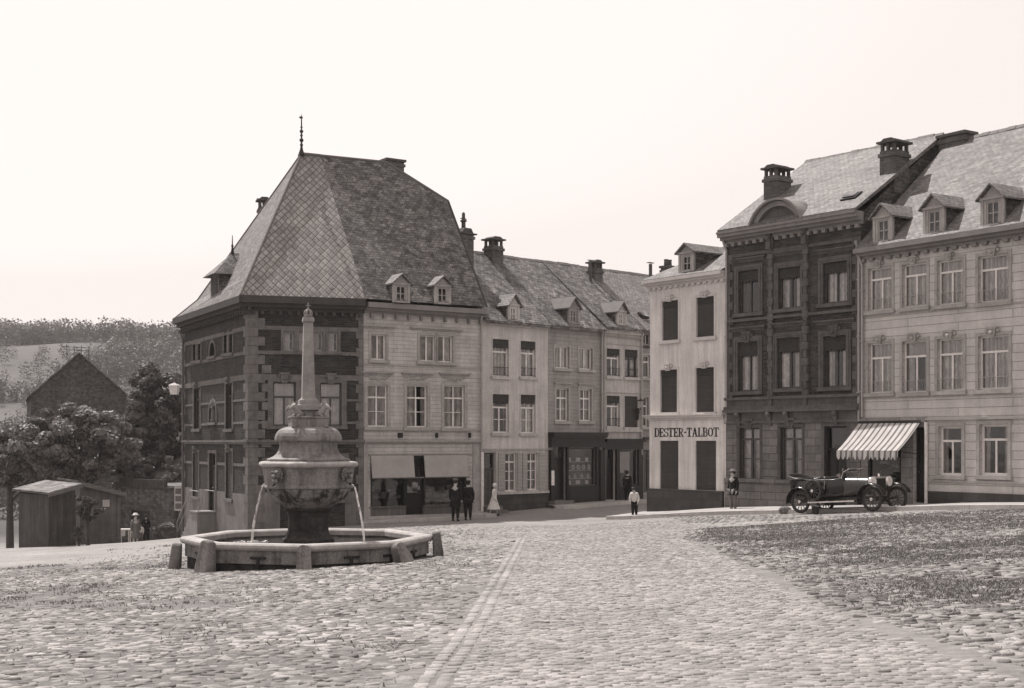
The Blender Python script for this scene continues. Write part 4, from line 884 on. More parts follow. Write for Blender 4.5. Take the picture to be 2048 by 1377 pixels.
def put_dormer(fr, u, v, zc_, sl_, w=.62, hw=.72, hg=.38, **k):
    y = 0.3
    for _ in range(20): x, z = fr.px(u, v, y); y = (z - zc_) / sl_ - .26 + .02
    return dormer(fr, x, z, w, hw, hg, y, sl_, **k)
put_dormer(fc, 1027, 643, zc, sl, front='limeC', fm='frame', sill_h=.05)
def chim_px(fr, u0, u1, v0, v1, y, d, style, mat='brickC', **k):
    x0, z1 = fr.px(u0, v0, y); x1, z0 = fr.px(u1, v1, y); return chimney(fr, (x0 + x1)/2, y + d/2, max(.3, x1 - x0 - d * .35), d, z0 - .6, z1, style, mat)
chim_px(fc, 921, 951, 466, 524, 2.7, .6, 'pot'); chim_px(fc, 982, 1010, 490, 545, 3.4, .6, 'plates')
Dh = House('house', 'narrow grey house above a dark shopfront with a crowded display window', 'house', rowpt(4.0), rowpt(7.55), CZ - 2.80, 'houses of the market place')
fd = Dh.main; zd_ = fd.px(1150, 657)[1]
window(fd, fd.rect(1110, 693.5, 1138.5, 737), 'frame', None, 1, 2, 0, (.0, .75), 0, ('trim', .08, .02), 'trim'); window(fd, fd.rect(1158, 696.5, 1185, 739.5), 'frame', None, 1, 2, 0, (.5, .5), 0, ('trim', .08, .02), 'trim')
for r in ((1111.5, 777, 1137, 842.5), (1159, 778.5, 1183, 842.5)): window(fd, fd.rect(*r), 'frame', .3, 2, 2, 1, (.3, .3), 0, ('trim', .09, .02), 'trim', ('trim', .15, .1))
sw = fd.rect(1135, 896, 1190, 972); ds = fd.rect(1105, 888, 1131, 1001); fd.holes += [sw]
door(fd, ds, 'shopdark', .25, 1, True)
wall(fd, 'limeD', 0, fd.w, -1.4, zd_, fd.holes); shell(fd, 8, zd_, 'limeC', ZR - Dh.zb - .2, 4)
m = MB(); m.box(.05, .25, -.16, .001, -1.2, 2.45); m.box(fd.w - .28, fd.w - .03, -.16, .001, -1.2, 2.45); zt_ = fd.px(1150, 876)[1]; m.box(.03, fd.w - .02, -.22, .001, zt_ - .42, zt_); m.box(0, fd.w, -.34, .001, zt_, zt_ + .10); m.box(.0, fd.w, -.40, .001, zt_ + .10, zt_ + .24)
m.box(ds[1], sw[0] - .02, -.12, .001, -1.2, zt_ - .42); m.box(sw[1], fd.w - .28, -.1, .001, -1.2, zt_ - .42); m.box(sw[0] - .02, sw[1], -.14, .001, -1.2, sw[2]); fd.out(m, 'shopfront', 'shopdark')
m = MB(); ring(m, *sw, .06, .02, .1); o = fd.out(m, 'shop_window', 'frame_d'); g = MB(); g.poly([(sw[0], .06, sw[2]), (sw[1], .06, sw[2]), (sw[1], .06, sw[3]), (sw[0], .06, sw[3])]); g.build('pane', 'glass', o)
m = MB(); m.box(sw[0], sw[1], .55, .6, sw[2], sw[3]); m.build('window_back', 'cloth_m', o)
goods = MB(); w_ = sw[1] - sw[0]; h_ = sw[3] - sw[2]
for row, n, zf_ in ((0, 3, .64), (1, 5, .42), (2, 4, .2), (3, 3, .04)):
    for i in range(n):
        x = sw[0] + w_ * (i + .6) / (n + .2); z = sw[2] + h_ * zf_; s_ = .1 + .04 * (i % 2)
        if row == 1: goods.torus((x, .2, z + .12), .08, .03, 'y', 12, 6)
        elif row == 2: goods.lathe([(.08, z), (.1, z + .1), (.04, z + .14), (.05, z + .2)], 8, c=(x, .22))
        else: goods.box(x - s_, x + s_, .2, .24, z, z + .17)
    goods.box(sw[0], sw[1], .16, .34, sw[2] + h_ * zf_ - .03, sw[2] + h_ * zf_ - .012)
goods.build('display_goods', 'cloth_l', o)
x0_, z0_ = fd.px(1104, 955); m = MB(); m.box(.04, .20, -.21, -.165, z0_ - .35, z0_ + .3); fd.out(m, 'enamel_plate', 'lampglass')
m = MB(); m.box(-.05, ds[1] + .2, -.9, .001, -1.2, ds[2] - .18); m.box(-.02, ds[1] + .1, -.45, .001, ds[2] - .18, ds[2] - .005); fd.out(m, 'doorstep', 'stone')
cornice(fd, zd_ - .14, .02, fd.w, 'cornice', ((.0, .08, .08), (.08, .12, .22))); gable_roof(fd, .02, fd.w, zd_ + .04, ZR - Dh.zb - .02, 4.0, 8, 'slateR')
sl = (ZR - Dh.zb - zd_) / 4.28; put_dormer(fd, 1147, 650, zd_, sl, w=.62, hw=.8, hg=.38, front='limeD', roofm='lead', fm='frame_m', wr=(.6, .8))
pipe(fd, fd.w - .1, 2.6, zd_ - .05)
Eh = House('house', 'narrow pale house with iron window rails beside the grey house, furthest in the sunless row', 'house', rowpt(7.55), rowpt(10.3), CZ - 2.80, 'houses of the market place')
fe = Eh.main; ze_ = fe.px(1244, 660)[1]; wk = dict(transom=.34, rows=1, cols=2, trows=0, surround=('limeE', .05, .015), sill='limeE', sf=.05, rail=True)
window(fe, fe.rect(1213, 698, 1239.5, 753), lace=.2, curtain=(.2, .2), **wk); window(fe, fe.rect(1249, 700, 1275.5, 755), lace=.25, curtain=(.4, .4), fm='frame_d', **wk)
window(fe, fe.rect(1213, 792, 1239.5, 854), lace=.2, curtain=(.1, .3), **wk); window(fe, fe.rect(1249, 793, 1275.5, 855), shutter='louvre', fm='frame_d', **{**wk, 'rail': False})
se = fe.rect(1236, 900, 1274, 972); de = fe.rect(1212, 892, 1230, 1000); fe.holes += [se]; door(fe, de, 'shopdark', .25, 1, True)
wall(fe, 'limeE', 0, fe.w, -1.4, ze_, fe.holes); shell(fe, 8, ze_, 'limeC', ZR - Eh.zb - .2, 4)
m = MB(); zt_ = fe.px(1244, 884)[1]; m.box(.02, fe.w, -.3, .001, zt_, zt_ + .14); m.box(.03, fe.w - .02, -.14, .001, zt_ - .36, zt_); m.box(0, .1, -.13, .001, -1.2, zt_ - .36); m.box(de[1], se[0], -.12, .001, -1.2, zt_ - .36); m.box(se[1], fe.w, -.12, .001, -1.2, zt_ - .36); m.box(se[0], se[1], -.13, .001, -1.2, se[2]); fe.out(m, 'shopfront', 'shopdark')
m = MB(); ring(m, *se, .05, .02, .1); o = fe.out(m, 'shop_window', 'frame_d'); g = MB(); g.poly([(se[0], .06, se[2]), (se[1], .06, se[2]), (se[1], .06, se[3]), (se[0], .06, se[3])]); g.build('pane', 'glass', o)
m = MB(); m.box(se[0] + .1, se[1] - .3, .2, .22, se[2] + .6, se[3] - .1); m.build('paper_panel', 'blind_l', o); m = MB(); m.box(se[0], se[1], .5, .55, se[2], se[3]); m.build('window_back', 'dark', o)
m = MB(); m.lathe([(.16, se[2] + .05), (.12, se[2] + .4), (.18, se[2] + .7), (.05, se[2] + .75)], 10, c=((se[0] + se[1]) / 2 + .1, .3)); m.build('display_goods', 'cloth_d', o)
m = MB()
zz = fe.px(1244, 690)[1]; m.box(0, fe.w, -.04, .001, zz, zz + .05); zz = fe.px(1244, 786)[1]; m.box(0, fe.w, -.05, .001, zz, zz + .06); zz = fe.px(1244, 860)[1]; m.box(0, fe.w, -.12, .001, zz - .1, zz); fe.out(m, 'string_course', 'limeE')
cornice(fe, ze_ - .30, .02, fe.w, 'limeE', ((.0, .08, .08), (.08, .18, .16), (.26, .10, .26)), (.12, .05, .10, .13)); gable_roof(fe, .02, fe.w, ze_ + .06, ZR - Eh.zb, 4.0, 8, 'slateR')
sl = (ZR - Eh.zb - ze_) / 4.28; put_dormer(fe, 1243, 653, ze_, sl, w=.6, hw=.72, hg=.36, front='limeE', roofm='lead', fm='frame')
chim_px(fe, 1188, 1208, 536, 575, 3.0, .5, 'plates'); m = MB(); x, z = fe.px(1181, 560, 2.9); m.tube([(x, 2.9, z - .6), (x, 2.9, z + .9)], .07, 8); m.box(x - .16, x + .16, 2.84, 2.96, z + .93, z + .96); fe.out(m, 'stove_pipe', 'pot')
pipe(fe, .06, 2.5, ze_ - .1); pipe(fe, fe.w - .08, 2.2, ze_ - .1)
G2 = House('house', 'timber-topped dark house with plain light slates glimpsed behind the white corner house', 'house', rowpt(10.32), rowpt(16.5), CZ - 2.85, 'houses of the market place')
f2 = G2.main; z2_ = f2.px(1291, 662)[1]
for r in ((1286, 711, 1301, 756), (1284.5, 795, 1297, 854)): window(f2, f2.rect(*r), 'frame', .3, 1, 1, 0, (.4, .3), 0, ('trim', .06, .02), 'trim')
window(f2, f2.rect(1287, 668, 1302, 690), 'frame_m', None, 1, 2, 0, None, 0, None, None)
s2 = f2.rect(1286, 900, 1312, 985); window(f2, s2, 'frame_d', .2, 1, 2, 1, (.3, 0), 0, None, None, name='shop_window')
wall(f2, 'limeD', 0, f2.w, -1.4, z2_, f2.holes); shell(f2, 8, z2_, 'limeC', ZR - G2.zb, 4)
m = MB(); zz = f2.px(1291, 696)[1]; m.box(.02, f2.w, -.05, .001, zz, zz + .1); zz = f2.px(1291, 880)[1]; m.box(.02, f2.w, -.2, .001, zz, zz + .12); f2.out(m, 'string_course', 'cornice_d')
cornice(f2, z2_ - .2, .04, f2.w, 'cornice', ((.0, .08, .08), (.08, .12, .2))); gable_roof(f2, .03, f2.w + 6, z2_ + .02, ZR - G2.zb - .03, 4.0, 8, 'slateL')
x, z = f2.px(1301, 548, 3.6); m = MB(); m.tube([(x, 3.6, z - .8), (x, 3.6, z + .5)], .09, 8); m.box(x - .2, x + .2, 3.5, 3.7, z + .55, z + .58); f2.out(m, 'stove_pipe', 'pot')
chim_px(f2, 1334, 1352, 535, 560, 4.0, .5, 'block')
p = rowpt(10.3); lantern('street_lamp', 'small iron street lamp on the pale house beside the white corner house', (p[0] - .2, p[1] - .3, CZ + 1.55), (.4, -1), .9, False)
# ================================================================ F: whitewashed corner house with the lettering
Fh = House('house', 'whitewashed corner house with closed roller shutters and the lettering on its ground floor', 'house', (5.52, 54.0), (8.06, 50.7), CZ - 2.8, 'houses of the market place')
ff = Fh.main; zf_ = ff.px(1375, 553)[1]
for r in ((1324.5, 602, 1356.7, 681), (1393, 594, 1428.5, 674), (1321, 740, 1354.7, 825), (1392, 735.5, 1428.5, 824.6)):
    window(ff, ff.rect(*r), 'frame_d', None, 1, 1, 0, None, 0, ('trimF', .10, .025), 'trimF', None, .8, 'rollerF', .14)
for r in ((1319.5, 882, 1356.7, 979), (1391, 882, 1432, 981)):
    window(ff, ff.rect(*r), 'frame_d', None, 1, 1, 0, None, 0, None, None, None, False, 'rollerF')
wall(ff, 'limeF', 0, ff.w, -1.4, zf_ - .1, ff.holes)
m = MB()
for p, q in (((0, 0), (2.2, 8)), ((2.2, 8), (ff.w + 2, 8)), ((ff.w + 2, 8), (ff.w, 0))): m.poly([(q[0], q[1], -1.4), (p[0], p[1], -1.4), (p[0], p[1], zf_ - .1), (q[0], q[1], zf_ - .1)])
ff.out(m, 'side_wall', 'limeF')
m = MB(); m.box(.3, ff.w - .1, .9, .95, -1.2, zf_ - .3); ff.out(m, 'unlit_backing', 'dark')  # dark backing plane in place of an unlit inside
zpl = ff.px(1375, 980)[1]; m = MB(); m.box(-.06, ff.w - .12, -.12, .001, -1.4, zpl); ff.out(m, 'plinth', 'plinth')
m = MB(); zz = ff.px(1375, 840)[1]; m.box(-.05, ff.w - .1, -.08, .001, zz, zz + .08); m.box(-.14, ff.w - .06, -.18, .001, zz + .08, zz + .16); m.box(-.2, ff.w - .04, -.24, .001, zz + .16, zz + .20); ff.out(m, 'shop_cornice', 'trimF')
m = MB(); m.box(-.001, .14, -.03, .001, zpl, zz); m.box(ff.w - .3, ff.w - .12, -.03, .001, zpl, zz); ff.out(m, 'pilaster', 'limeF')
cornice(ff, zf_ - .30, -.15, ff.w + .0, 'trimF', ((.0, .09, .08), (.09, .09, .2), (.18, .13, .34)), (.3, .16, .10, .10))
# lettering (letters built stroke by stroke with slab serifs)
def letters():
    G = {'D': 'I D', 'E': '', 'S': '', 'T': '', 'R': '', '-': '', 'A': '', 'L': '', 'B': '', 'O': ''}
    H_, t = 1.0, .2
    def bar(m, x0, z0, x1, z1): m.append(('b', x0, z0, x1, z1))
    def arc(m, cx, cz, rx, rz, a0, a1, t): m.append(('a', cx, cz, rx, rz, a0, a1, t))
    def line(m, x0, z0, x1, z1, t): m.append(('l', x0, z0, x1, z1, t))
    L = {}
    m = []; bar(m, .08, 0, .26, 1); bar(m, 0, 0, .4, .08); bar(m, 0, .92, .4, 1); arc(m, .36, .5, .30, .46, -90, 90, .15); L['D'] = (m, .72)
    m = []; bar(m, .08, 0, .26, 1); bar(m, 0, 0, .62, .1); bar(m, 0, .9, .62, 1); bar(m, .26, .45, .48, .54); bar(m, .55, .1, .62, .26); bar(m, .55, .74, .62, .9); bar(m, .44, .38, .5, .62); L['E'] = (m, .68)
    m = []; arc(m, .32, .73, .24, .22, 20, 270, .14); arc(m, .32, .27, .26, .23, -160, 90, .14); bar(m, .5, .7, .58, 1); bar(m, .04, 0, .12, .3); L['S'] = (m, .66)
    m = []; bar(m, .25, 0, .43, 1); bar(m, .12, 0, .56, .08); bar(m, 0, .9, .68, 1); bar(m, 0, .72, .07, .9); bar(m, .61, .72, .68, .9); L['T'] = (m, .72)
    m = []; bar(m, .08, 0, .26, 1); bar(m, 0, 0, .36, .08); bar(m, 0, .92, .36, 1); arc(m, .34, .73, .24, .22, -90, 90, .13); line(m, .36, .5, .6, .02, .16); bar(m, .5, 0, .74, .08); L['R'] = (m, .76)
    m = []; bar(m, .08, .42, .36, .56); L['-'] = (m, .44)
    m = []; line(m, .12, 0, .38, 1, .09); line(m, .38, 1, .62, 0, .18); bar(m, .2, .3, .54, .38); bar(m, 0, 0, .26, .08); bar(m, .46, 0, .78, .08); L['A'] = (m, .80)
    m = []; bar(m, .08, 0, .26, 1); bar(m, 0, 0, .6, .1); bar(m, 0, .92, .36, 1); bar(m, .53, .1, .6, .32); L['L'] = (m, .66)
    m = []; bar(m, .08, 0, .26, 1); bar(m, 0, 0, .36, .08); bar(m, 0, .92, .36, 1); arc(m, .34, .74, .22, .22, -90, 90, .13); arc(m, .34, .27, .26, .24, -90, 90, .14); L['B'] = (m, .70)
    m = []; arc(m, .36, .5, .28, .46, 0, 360, .16); L['O'] = (m, .76)
    W_ = sum(L[c][1] for c in 'DESTER-TALBOT'); xa, xb = ff.px(1309, 865)[0], ff.px(1438, 865)[0]; _, zb0 = ff.px(1374, 874); zt0 = ff.px(1374, 856)[1]
    kx = (xb - xa) / W_; kz = zt0 - zb0; mb = MB(); X = xa; y0, y1 = -.014, -.002; q = [0]
    def P(x, z): return (X + x * kx, y0, zb0 + z * kz)
    for ch in 'DESTER-TALBOT':
        for s_ in L[ch][0]:
            q[0] += 1; y0 = -.012 - .0004 * (q[0] % 6)
            if s_[0] == 'b': pts = [P(s_[1], s_[2]), P(s_[3], s_[2]), P(s_[3], s_[4]), P(s_[1], s_[4])]; mb.prism(pts, (0, y1 - y0, 0))
            elif s_[0] == 'l':
                _, x0, z0, x1, z1, t = s_; mb.prism([P(x0 - t/2, z0), P(x0 + t/2, z0), P(x1 + t/2, z1), P(x1 - t/2, z1)], (0, y1 - y0, 0))
            else:
                _, cx, cz, rx, rz, a0, a1, t = s_; n = 10
                for i in range(n):
                    u0, u1 = R(a0 + (a1 - a0) * i / n), R(a0 + (a1 - a0) * (i + 1) / n)
                    f = lambda u, k_: P(cx + (rx + k_ * t / 2) * math.cos(u), cz + (rz + k_ * t * .25) * math.sin(u) )
                    mb.prism([f(u0, -1), f(u0, 1), f(u1, 1), f(u1, -1)], (0, y1 - y0, 0))
        X += L[ch][1] * kx
    ff_ = fixn(ff.out(mb, 'lettering', 'iron'))
letters()
# hipped roof of F
zrF = zf_ + 2.0; m = MB(); o_ = .3; w_ = ff.w
V_ = [(-.25, -o_, zf_ + .03), (w_, -o_, zf_ + .03), (w_, 3.6, zrF), (2.4, 3.6, zrF), (2.0, 8.2, zf_ + .03), (w_, 8.2, zf_ + .03)]
m.add(V_, [(0, 1, 2, 3), (0, 3, 4), (3, 2, 5, 4), (1, 5, 2), (1, 0, 4, 5)]); fixn(ff.out(m, 'roof', 'slateG'))
slF = (zrF - zf_) / 3.9
put_dormer(ff, 1373, 547, zf_, slF, w=.78, hw=.82, hg=.28, front='trim', side='slateA', roofm='slateL', fm='frame_m', wr=(.55, .8), dark=True)
# ================================================================ G: dark brick town house with the arched pediment
Gh = House('house', 'tall dark brick house with stone-framed windows and a rounded pediment on its cornice', 'house', (8.06, 50.7), (11.87, 45.9), CZ - 2.65, 'houses of the market place')
fg = Gh.main; zg_ = fg.px(1585, 446)[1]
top = ((1478, 541, 1518, 626), (1557.5, 535, 1602, 617), (1647, 524, 1695.6, 606)); first = ((1476.5, 684, 1517, 783), (1555, 676, 1601, 777), (1647.6, 672, 1694, 774.5))
for i, r in enumerate(top): window(fg, fg.rect(*r), 'frame_d', .22, 1, 2, 1, ((.1, .1), (.3, .3), (.5, .5))[i], 0, ('trimG', .20, .06), 'trimG', ('trimG', .38, .30) if i != 1 else ('trimG', .5, .34), False, lace=.24, ornate=True)
for i, r in enumerate(first): window(fg, fg.rect(*r), 'frame_d', .25, 1, 2, 1, ((.5, .5), (.35, .35), (.3, .3))[i], 0, ('trimG', .20, .06), 'trimG', ('trimG', .46, .34), i != 1, lace=.26, ornate=True)
for r in ((1480, 856, 1520.5, 960), (1562, 855, 1605, 962)): window(fg, fg.rect(*r), 'frame_d', .22, 2, 2, 1, (.35, .35), .2, ('trimG', .14, .05), 'trimG', None, 1.1, ornate=True)
door(fg, fg.rect(1650, 853, 1695, 1018), 'shopdark', .28, 2, False, ('trimG', .14, .05))
wall(fg, 'brickG', 0, fg.w, -1.3, zg_ - .3, fg.holes)
ZRG = CZ + 11.15 - Gh.zb; shell(fg, 9.3, zg_ - .05, 'gable', ZRG - .2, 4.65)
m = MB(); zpt = fg.px(1545, 966)[1]
for a, b in holes_clear(fg.holes, 0, fg.w, -1.2, zpt - .1): m.box(a, b, -.10, .001, -1.3, zpt); m.box(a, b, -.15, .001, zpt, zpt + .13)
fg.out(m, 'plinth', 'plinthG')
zs1 = fg.px(1585, 845)[1]; zs2 = fg.px(1585, 818)[1]; zs3 = fg.px(1585, 792)[1]; m = MB()
for a, b in holes_clear([h for h in fg.holes], 0, fg.w, zpt + .13, zs1 - .12): m.box(a + .0, b, -.04, .001, zpt + .13, zs1 - .02)
fg.out(m, 'rusticated_wall', 'plinthG')
m = MB(); m.box(0, fg.w, -.12, .001, zs1 - .02, zs1 + .08); m.box(0, fg.w, -.07, .001, zs1 + .08, zs2 - .1); m.box(0, fg.w, -.26, .001, zs2 - .1, zs2); m.box(0, fg.w, -.18, .001, zs2, zs2 + .12); m.box(0, fg.w, -.06, .001, zs2 + .12, zs3 - .1); m.box(0, fg.w, -.16, .001, zs3 - .1, zs3)
zt1 = fg.px(1585, 640)[1]; zt2 = fg.px(1585, 500)[1]; m.box(0, fg.w, -.05, .001, zt2, zt2 + .12); zt3 = fg.px(1585, 628)[1]; m.box(0, fg.w, -.10, .001, zt3 - .12, zt3 - .02)
for u0, u1 in ((1541, 1547.5), (1610.5, 1617.5)):
    a, b = fg.px(u0, 700)[0], fg.px(u1, 700)[0]; z = zs2 + .12; k = 0
    while z < zg_ - .35: m.box(a - (.05 if k % 2 else 0), b + (.05 if k % 2 else 0), -.13, -.001, z + .004, z + .27); z += .28; k += 1
z = zs2 + .12; k = 0
while z < zt2 - .1:
    L = .34 if k % 2 else .2; m.box(0, L, -.045, -.001, z, z + .27); m.box(fg.w - L, fg.w, -.045, -.001, z, z + .27); z += .28; k += 1
fg.out(m, 'stone_trim', 'trimG')
for u in (1481, 1543, 1578, 1675): x = fg.px(u, 838)[0]; m = MB(); m.prism([(x - .09, -.24, zs1 + .36), (x + .09, -.24, zs1 + .36), (x + .07, -.10, zs1 - .12), (x - .07, -.10, zs1 - .12)], (0, .1, 0)); m.sphere((x, -.2, zs1 + .3), .1, 8); fixn(fg.out(m, 'bracket', 'trimG'))
for u in (1543, 1614): 
    x = fg.px(u, 480)[0]; m = MB(); m.box(x - .1, x + .1, -.22, -.001, zt2 + .12, zg_ - .3); m.sphere((x, -.24, zt2 + .5), .09, 8); m.sphere((x, -.24, zg_ - .45), .1, 8); fixn(fg.out(m, 'bracket', 'trimG'))
cornice(fg, zg_ - .42, -.1, fg.w + .1, 'cornice', ((.0, .12, .10), (.12, .10, .26), (.22, .12, .42), (.34, .08, .48)), (.34, .17, .14, .16))
xa, xb = fg.px(1516, 450)[0], fg.px(1618, 434)[0]; xc = (xa + xb) / 2; hw_ = (xb - xa) / 2; rise = .82; rad = (hw_**2 + rise**2) / (2 * rise); th = math.asin(min(1, hw_ / rad)); zc0 = zg_ + rise - rad; m = MB()
def segs(r0, r1, y0, y1, n=18):
    for i in range(n):
        a, b = -th + 2*th*i/n, -th + 2*th*(i+1)/n
        q = lambda t, r: (xc + r * math.sin(t), y0, zc0 + r * math.cos(t)); m.prism([q(a, r0), q(b, r0), q(b, r1), q(a, r1)], (0, y1 - y0, 0))
segs(rad - .20, rad - .02, -.36, .1); segs(rad - .0, rad + .08, -.50, .1); PD = fixn(fg.out(m, 'pediment', 'cornice'))
m = MB(); pts = [(xc + (rad - .16) * math.sin(-th + 2*th*i/18), -.2, zc0 + (rad - .16) * math.cos(-th + 2*th*i/18)) for i in range(19)]; m.prism(pts, (0, .5, 0)); fixn(m.build('tympanum', 'trimG', PD))
m = MB(); m.prism([(x, .10, z) for x, z in [(xc + (rad + .075) * math.sin(-th + 2*th*i/12), zc0 + (rad + .075) * math.cos(-th + 2*th*i/12)) for i in range(13)]], (0, 1.1, 0)); fixn(m.build('pediment_roof', 'lead', PD))
gable_roof(fg, -.05, fg.w + .12, zg_ + .08, ZRG, 4.65, 9.3, 'slateG', .46, .12)
slG = (ZRG - zg_) / 5.1
def skylight(fr, u, v, zc_, sl_, w, h, ov=.3):
    y = 1.0
    for _ in range(30): x, z = fr.px(u, v, y); y = (z - zc_) / sl_ - ov
    n = Vector((0, -sl_, 1)).normalized(); t = Vector((0, 1, sl_)).normalized(); m = MB(); c = Vector((x, y, z)); a = Vector((1, 0, 0))
    p = [c - a*w/2 - t*h/2, c + a*w/2 - t*h/2, c + a*w/2 + t*h/2, c - a*w/2 + t*h/2]; p = [q + n * .04 for q in p]; m.prism(p, n * .08); o = fixn(fr.out(m, 'skylight', 'iron'))
    k = MB(); p2 = [c + (q - c) * .8 + n * .025 for q in p]; k.prism([q + n*.09 for q in p2], n * .02); fixn(k.build('pane', 'glass', o))
skylight(fg, 1704, 397, zg_, slG, .62, .5, .46); skylight(f2, 1285, 634, z2_, (ZR - G2.zb - z2_) / 4.28, .5, .4, .28)
def chim_at(fr, u0, u1, vtop, vbase, y, d, style='plates'):
    x0, z1 = fr.px(u0, vtop, y); x1 = fr.px(u1, vtop, y)[0]; z0 = fr.px((u0+u1)/2, vbase, y)[1]; return chimney(fr, (x0+x1)/2, y + d/2, x1 - x0, d, z0 - .5, z1, style)
def on_roof(fr, u, v, zc_, sl_, ov):
    y = 1.0
    for _ in range(40): x, z = fr.px(u, v, y); y = .5 * y + .5 * ((z - zc_) / sl_ - ov)
    return x, y, z
x, y, z = on_roof(fg, 1537, 403, zg_, slG, .46); x = max(.30, x); chimney(fg, x + .05, y + .45, .62, .85, z - .6, fg.px(1537, 352, y)[1], 'plates')
x, y, z = on_roof(fg, 1801, 347, zg_, slG, .46); chimney(fg, min(x, fg.w - .3), y + .45, .62, .85, z - .6, fg.px(1801, 295, y)[1], 'plates')
pipe(fg, .06, zs1, zg_ - .3); pipe(fg, fg.w - .03, zs1, zg_ - 1.0)
# ================================================================ H: grey jointed house with striped awning
pH = lambda t: (11.87 + .55 * t, 45.9 - .835 * t)
Hh = House('house', 'grey jointed house with two dormers and a striped awning over its shop', 'house', pH(0), pH(7.4), CZ - 2.15, 'houses of the market place')
fh = Hh.main; zh_ = fh.px(1826, 485)[1]
for i, r in enumerate(((1737, 535, 1784, 621), (1805, 527, 1854, 614), (1875, 519, 1927, 609))): window(fh, fh.rect(*r), 'frame', .27, 1, 2, 0, (.5, .5), .27, ('trim', .10, .03), 'trim', None, .7, rail='pipe')
for i, r in enumerate(((1737, 686, 1784, 786), (1805, 682, 1854, 785), (1875, 677, 1927, 782))): window(fh, fh.rect(*r), 'frame', .3, 1, 2, 0, ((.5, .5), (.32, .2), (.5, .5))[i], .3 if i != 1 else .28, ('trim', .10, .03), 'trim', None, .9, rail='pipe')
for r in ((1957, 510, 2018, 604), (1957, 671, 2018, 779)): window(fh, fh.rect(*r), 'frame', .3, 1, 2, 0, (.5, .5), .3, ('trim', .10, .03), 'trim', None, .9, rail='pipe')
window(fh, fh.rect(1878, 853, 1924, 951), 'frame', .3, 1, 2, 0, (.2, .1), 0, ('trim', .12, .04), 'trim', ft=.07)
window(fh, fh.rect(1960, 849, 2016, 951), 'frame', .3, 1, 2, 0, (.2, .2), 0, ('trim', .12, .04), 'trim', ft=.07)
sh = fh.rect(1737, 868, 1803, 967); dh = fh.rect(1828, 855, 1850, 1006); fh.holes.append(sh); door(fh, dh, 'shopdark', .2, 1, True)
wall(fh, 'limeH', 0, fh.w, -1.3, zh_ - .2, fh.holes); ZRH = CZ + 10.75 - Hh.zb; shell(fh, 9, zh_ - .1, 'limeC', ZRH - .2, 4.5)
m = MB(); ring(m, *sh, .07, .0, .1); o = fh.out(m, 'shop_window', 'shopdark'); g = MB(); g.poly([(sh[0], .06, sh[2]), (sh[1], .06, sh[2]), (sh[1], .06, sh[3]), (sh[0], .06, sh[3])]); g.build('pane', 'glass', o)
m = MB(); m.box(sh[0] + .2, sh[1] - .2, .1, .115, sh[2] + 1.0, sh[2] + 1.06); m.build('brass_rail', 'nickel', o)
m = MB(); x0_, x1_ = fh.px(1805, 900)[0], fh.px(1828, 900)[0]; zt_ = fh.px(1780, 846)[1]; m.box(.03, sh[0], -.03, .001, -1.2, zt_); m.box(x0_, x1_ - .03, -.03, .001, -1.2, zt_); m.box(sh[0], x0_, -.03, .001, -1.2, sh[2]); m.box(sh[0], x0_, -.03, .001, sh[3], zt_); m.box(.0, dh[1] + .08, -.10, .001, zt_, zt_ + .16); m.box(x1_ - .03, dh[1] + .02, -.028, .001, dh[3], zt_); fh.out(m, 'shopfront', 'stoneB')
m = MB(); xd1 = dh[1] + .16; zpp = fh.px(1895, 984)[1]; m.box(xd1, fh.w, -.05, .001, -1.3, zpp); fh.out(m, 'plinth', 'plinth')
m = MB(); zz = fh.px(1895, 962)[1]; m.box(xd1, fh.w, -.07, .001, zz - .04, zz + .03); zz = fh.px(1826, 838)[1]; m.box(0, fh.w, -.09, .001, zz - .06, zz + .02); zz = fh.px(1826, 796)[1]; m.box(0, fh.w, -.03, .001, zz, zz + .05); zz = fh.px(1826, 625)[1]; m.box(0, fh.w, -.03, .001, zz - .05, zz)
fh.out(m, 'string_course', 'trim'); m = MB(); m.tube([(dh[1] + .1, -.07, dh[2] - .1), (dh[1] + .1, -.07, zt_)], .055, 8); fh.out(m, 'downpipe', 'lampglass')
cornice(fh, zh_ - .34, -.05, fh.w + .1, 'cornice', ((.0, .10, .08), (.10, .10, .2), (.20, .15, .36)), (.36, .19, .12, .12))
gable_roof(fh, .02, fh.w + .1, zh_ + .03, ZRH, 4.5, 9, 'slateG', .34, .12); slH = (ZRH - zh_) / 4.84
put_dormer(fh, 1766, 488, zh_, slH, w=.78, hw=.92, hg=.36, front='trim', side='gable', roofm='slateL', fm='frame_m', wr=(.58, .85)); put_dormer(fh, 1868, 472, zh_, slH, w=.78, hw=.92, hg=.36, front='trim', side='gable', roofm='slateL', fm='frame_m', wr=(.58, .85))
put_dormer(fh, 1985, 455, zh_, slH, w=.78, hw=.92, hg=.36, front='trim', side='gable', roofm='slateL', fm='frame_m', wr=(.58, .85))
x, z = fh.px(1910, 286, 4.4); chimney(fh, x, 4.5, 1.1, .6, z - .6, z + .22, 'slab')
pipe(fh, .12, zt_ + .2, zh_ - .2, 'pipe')
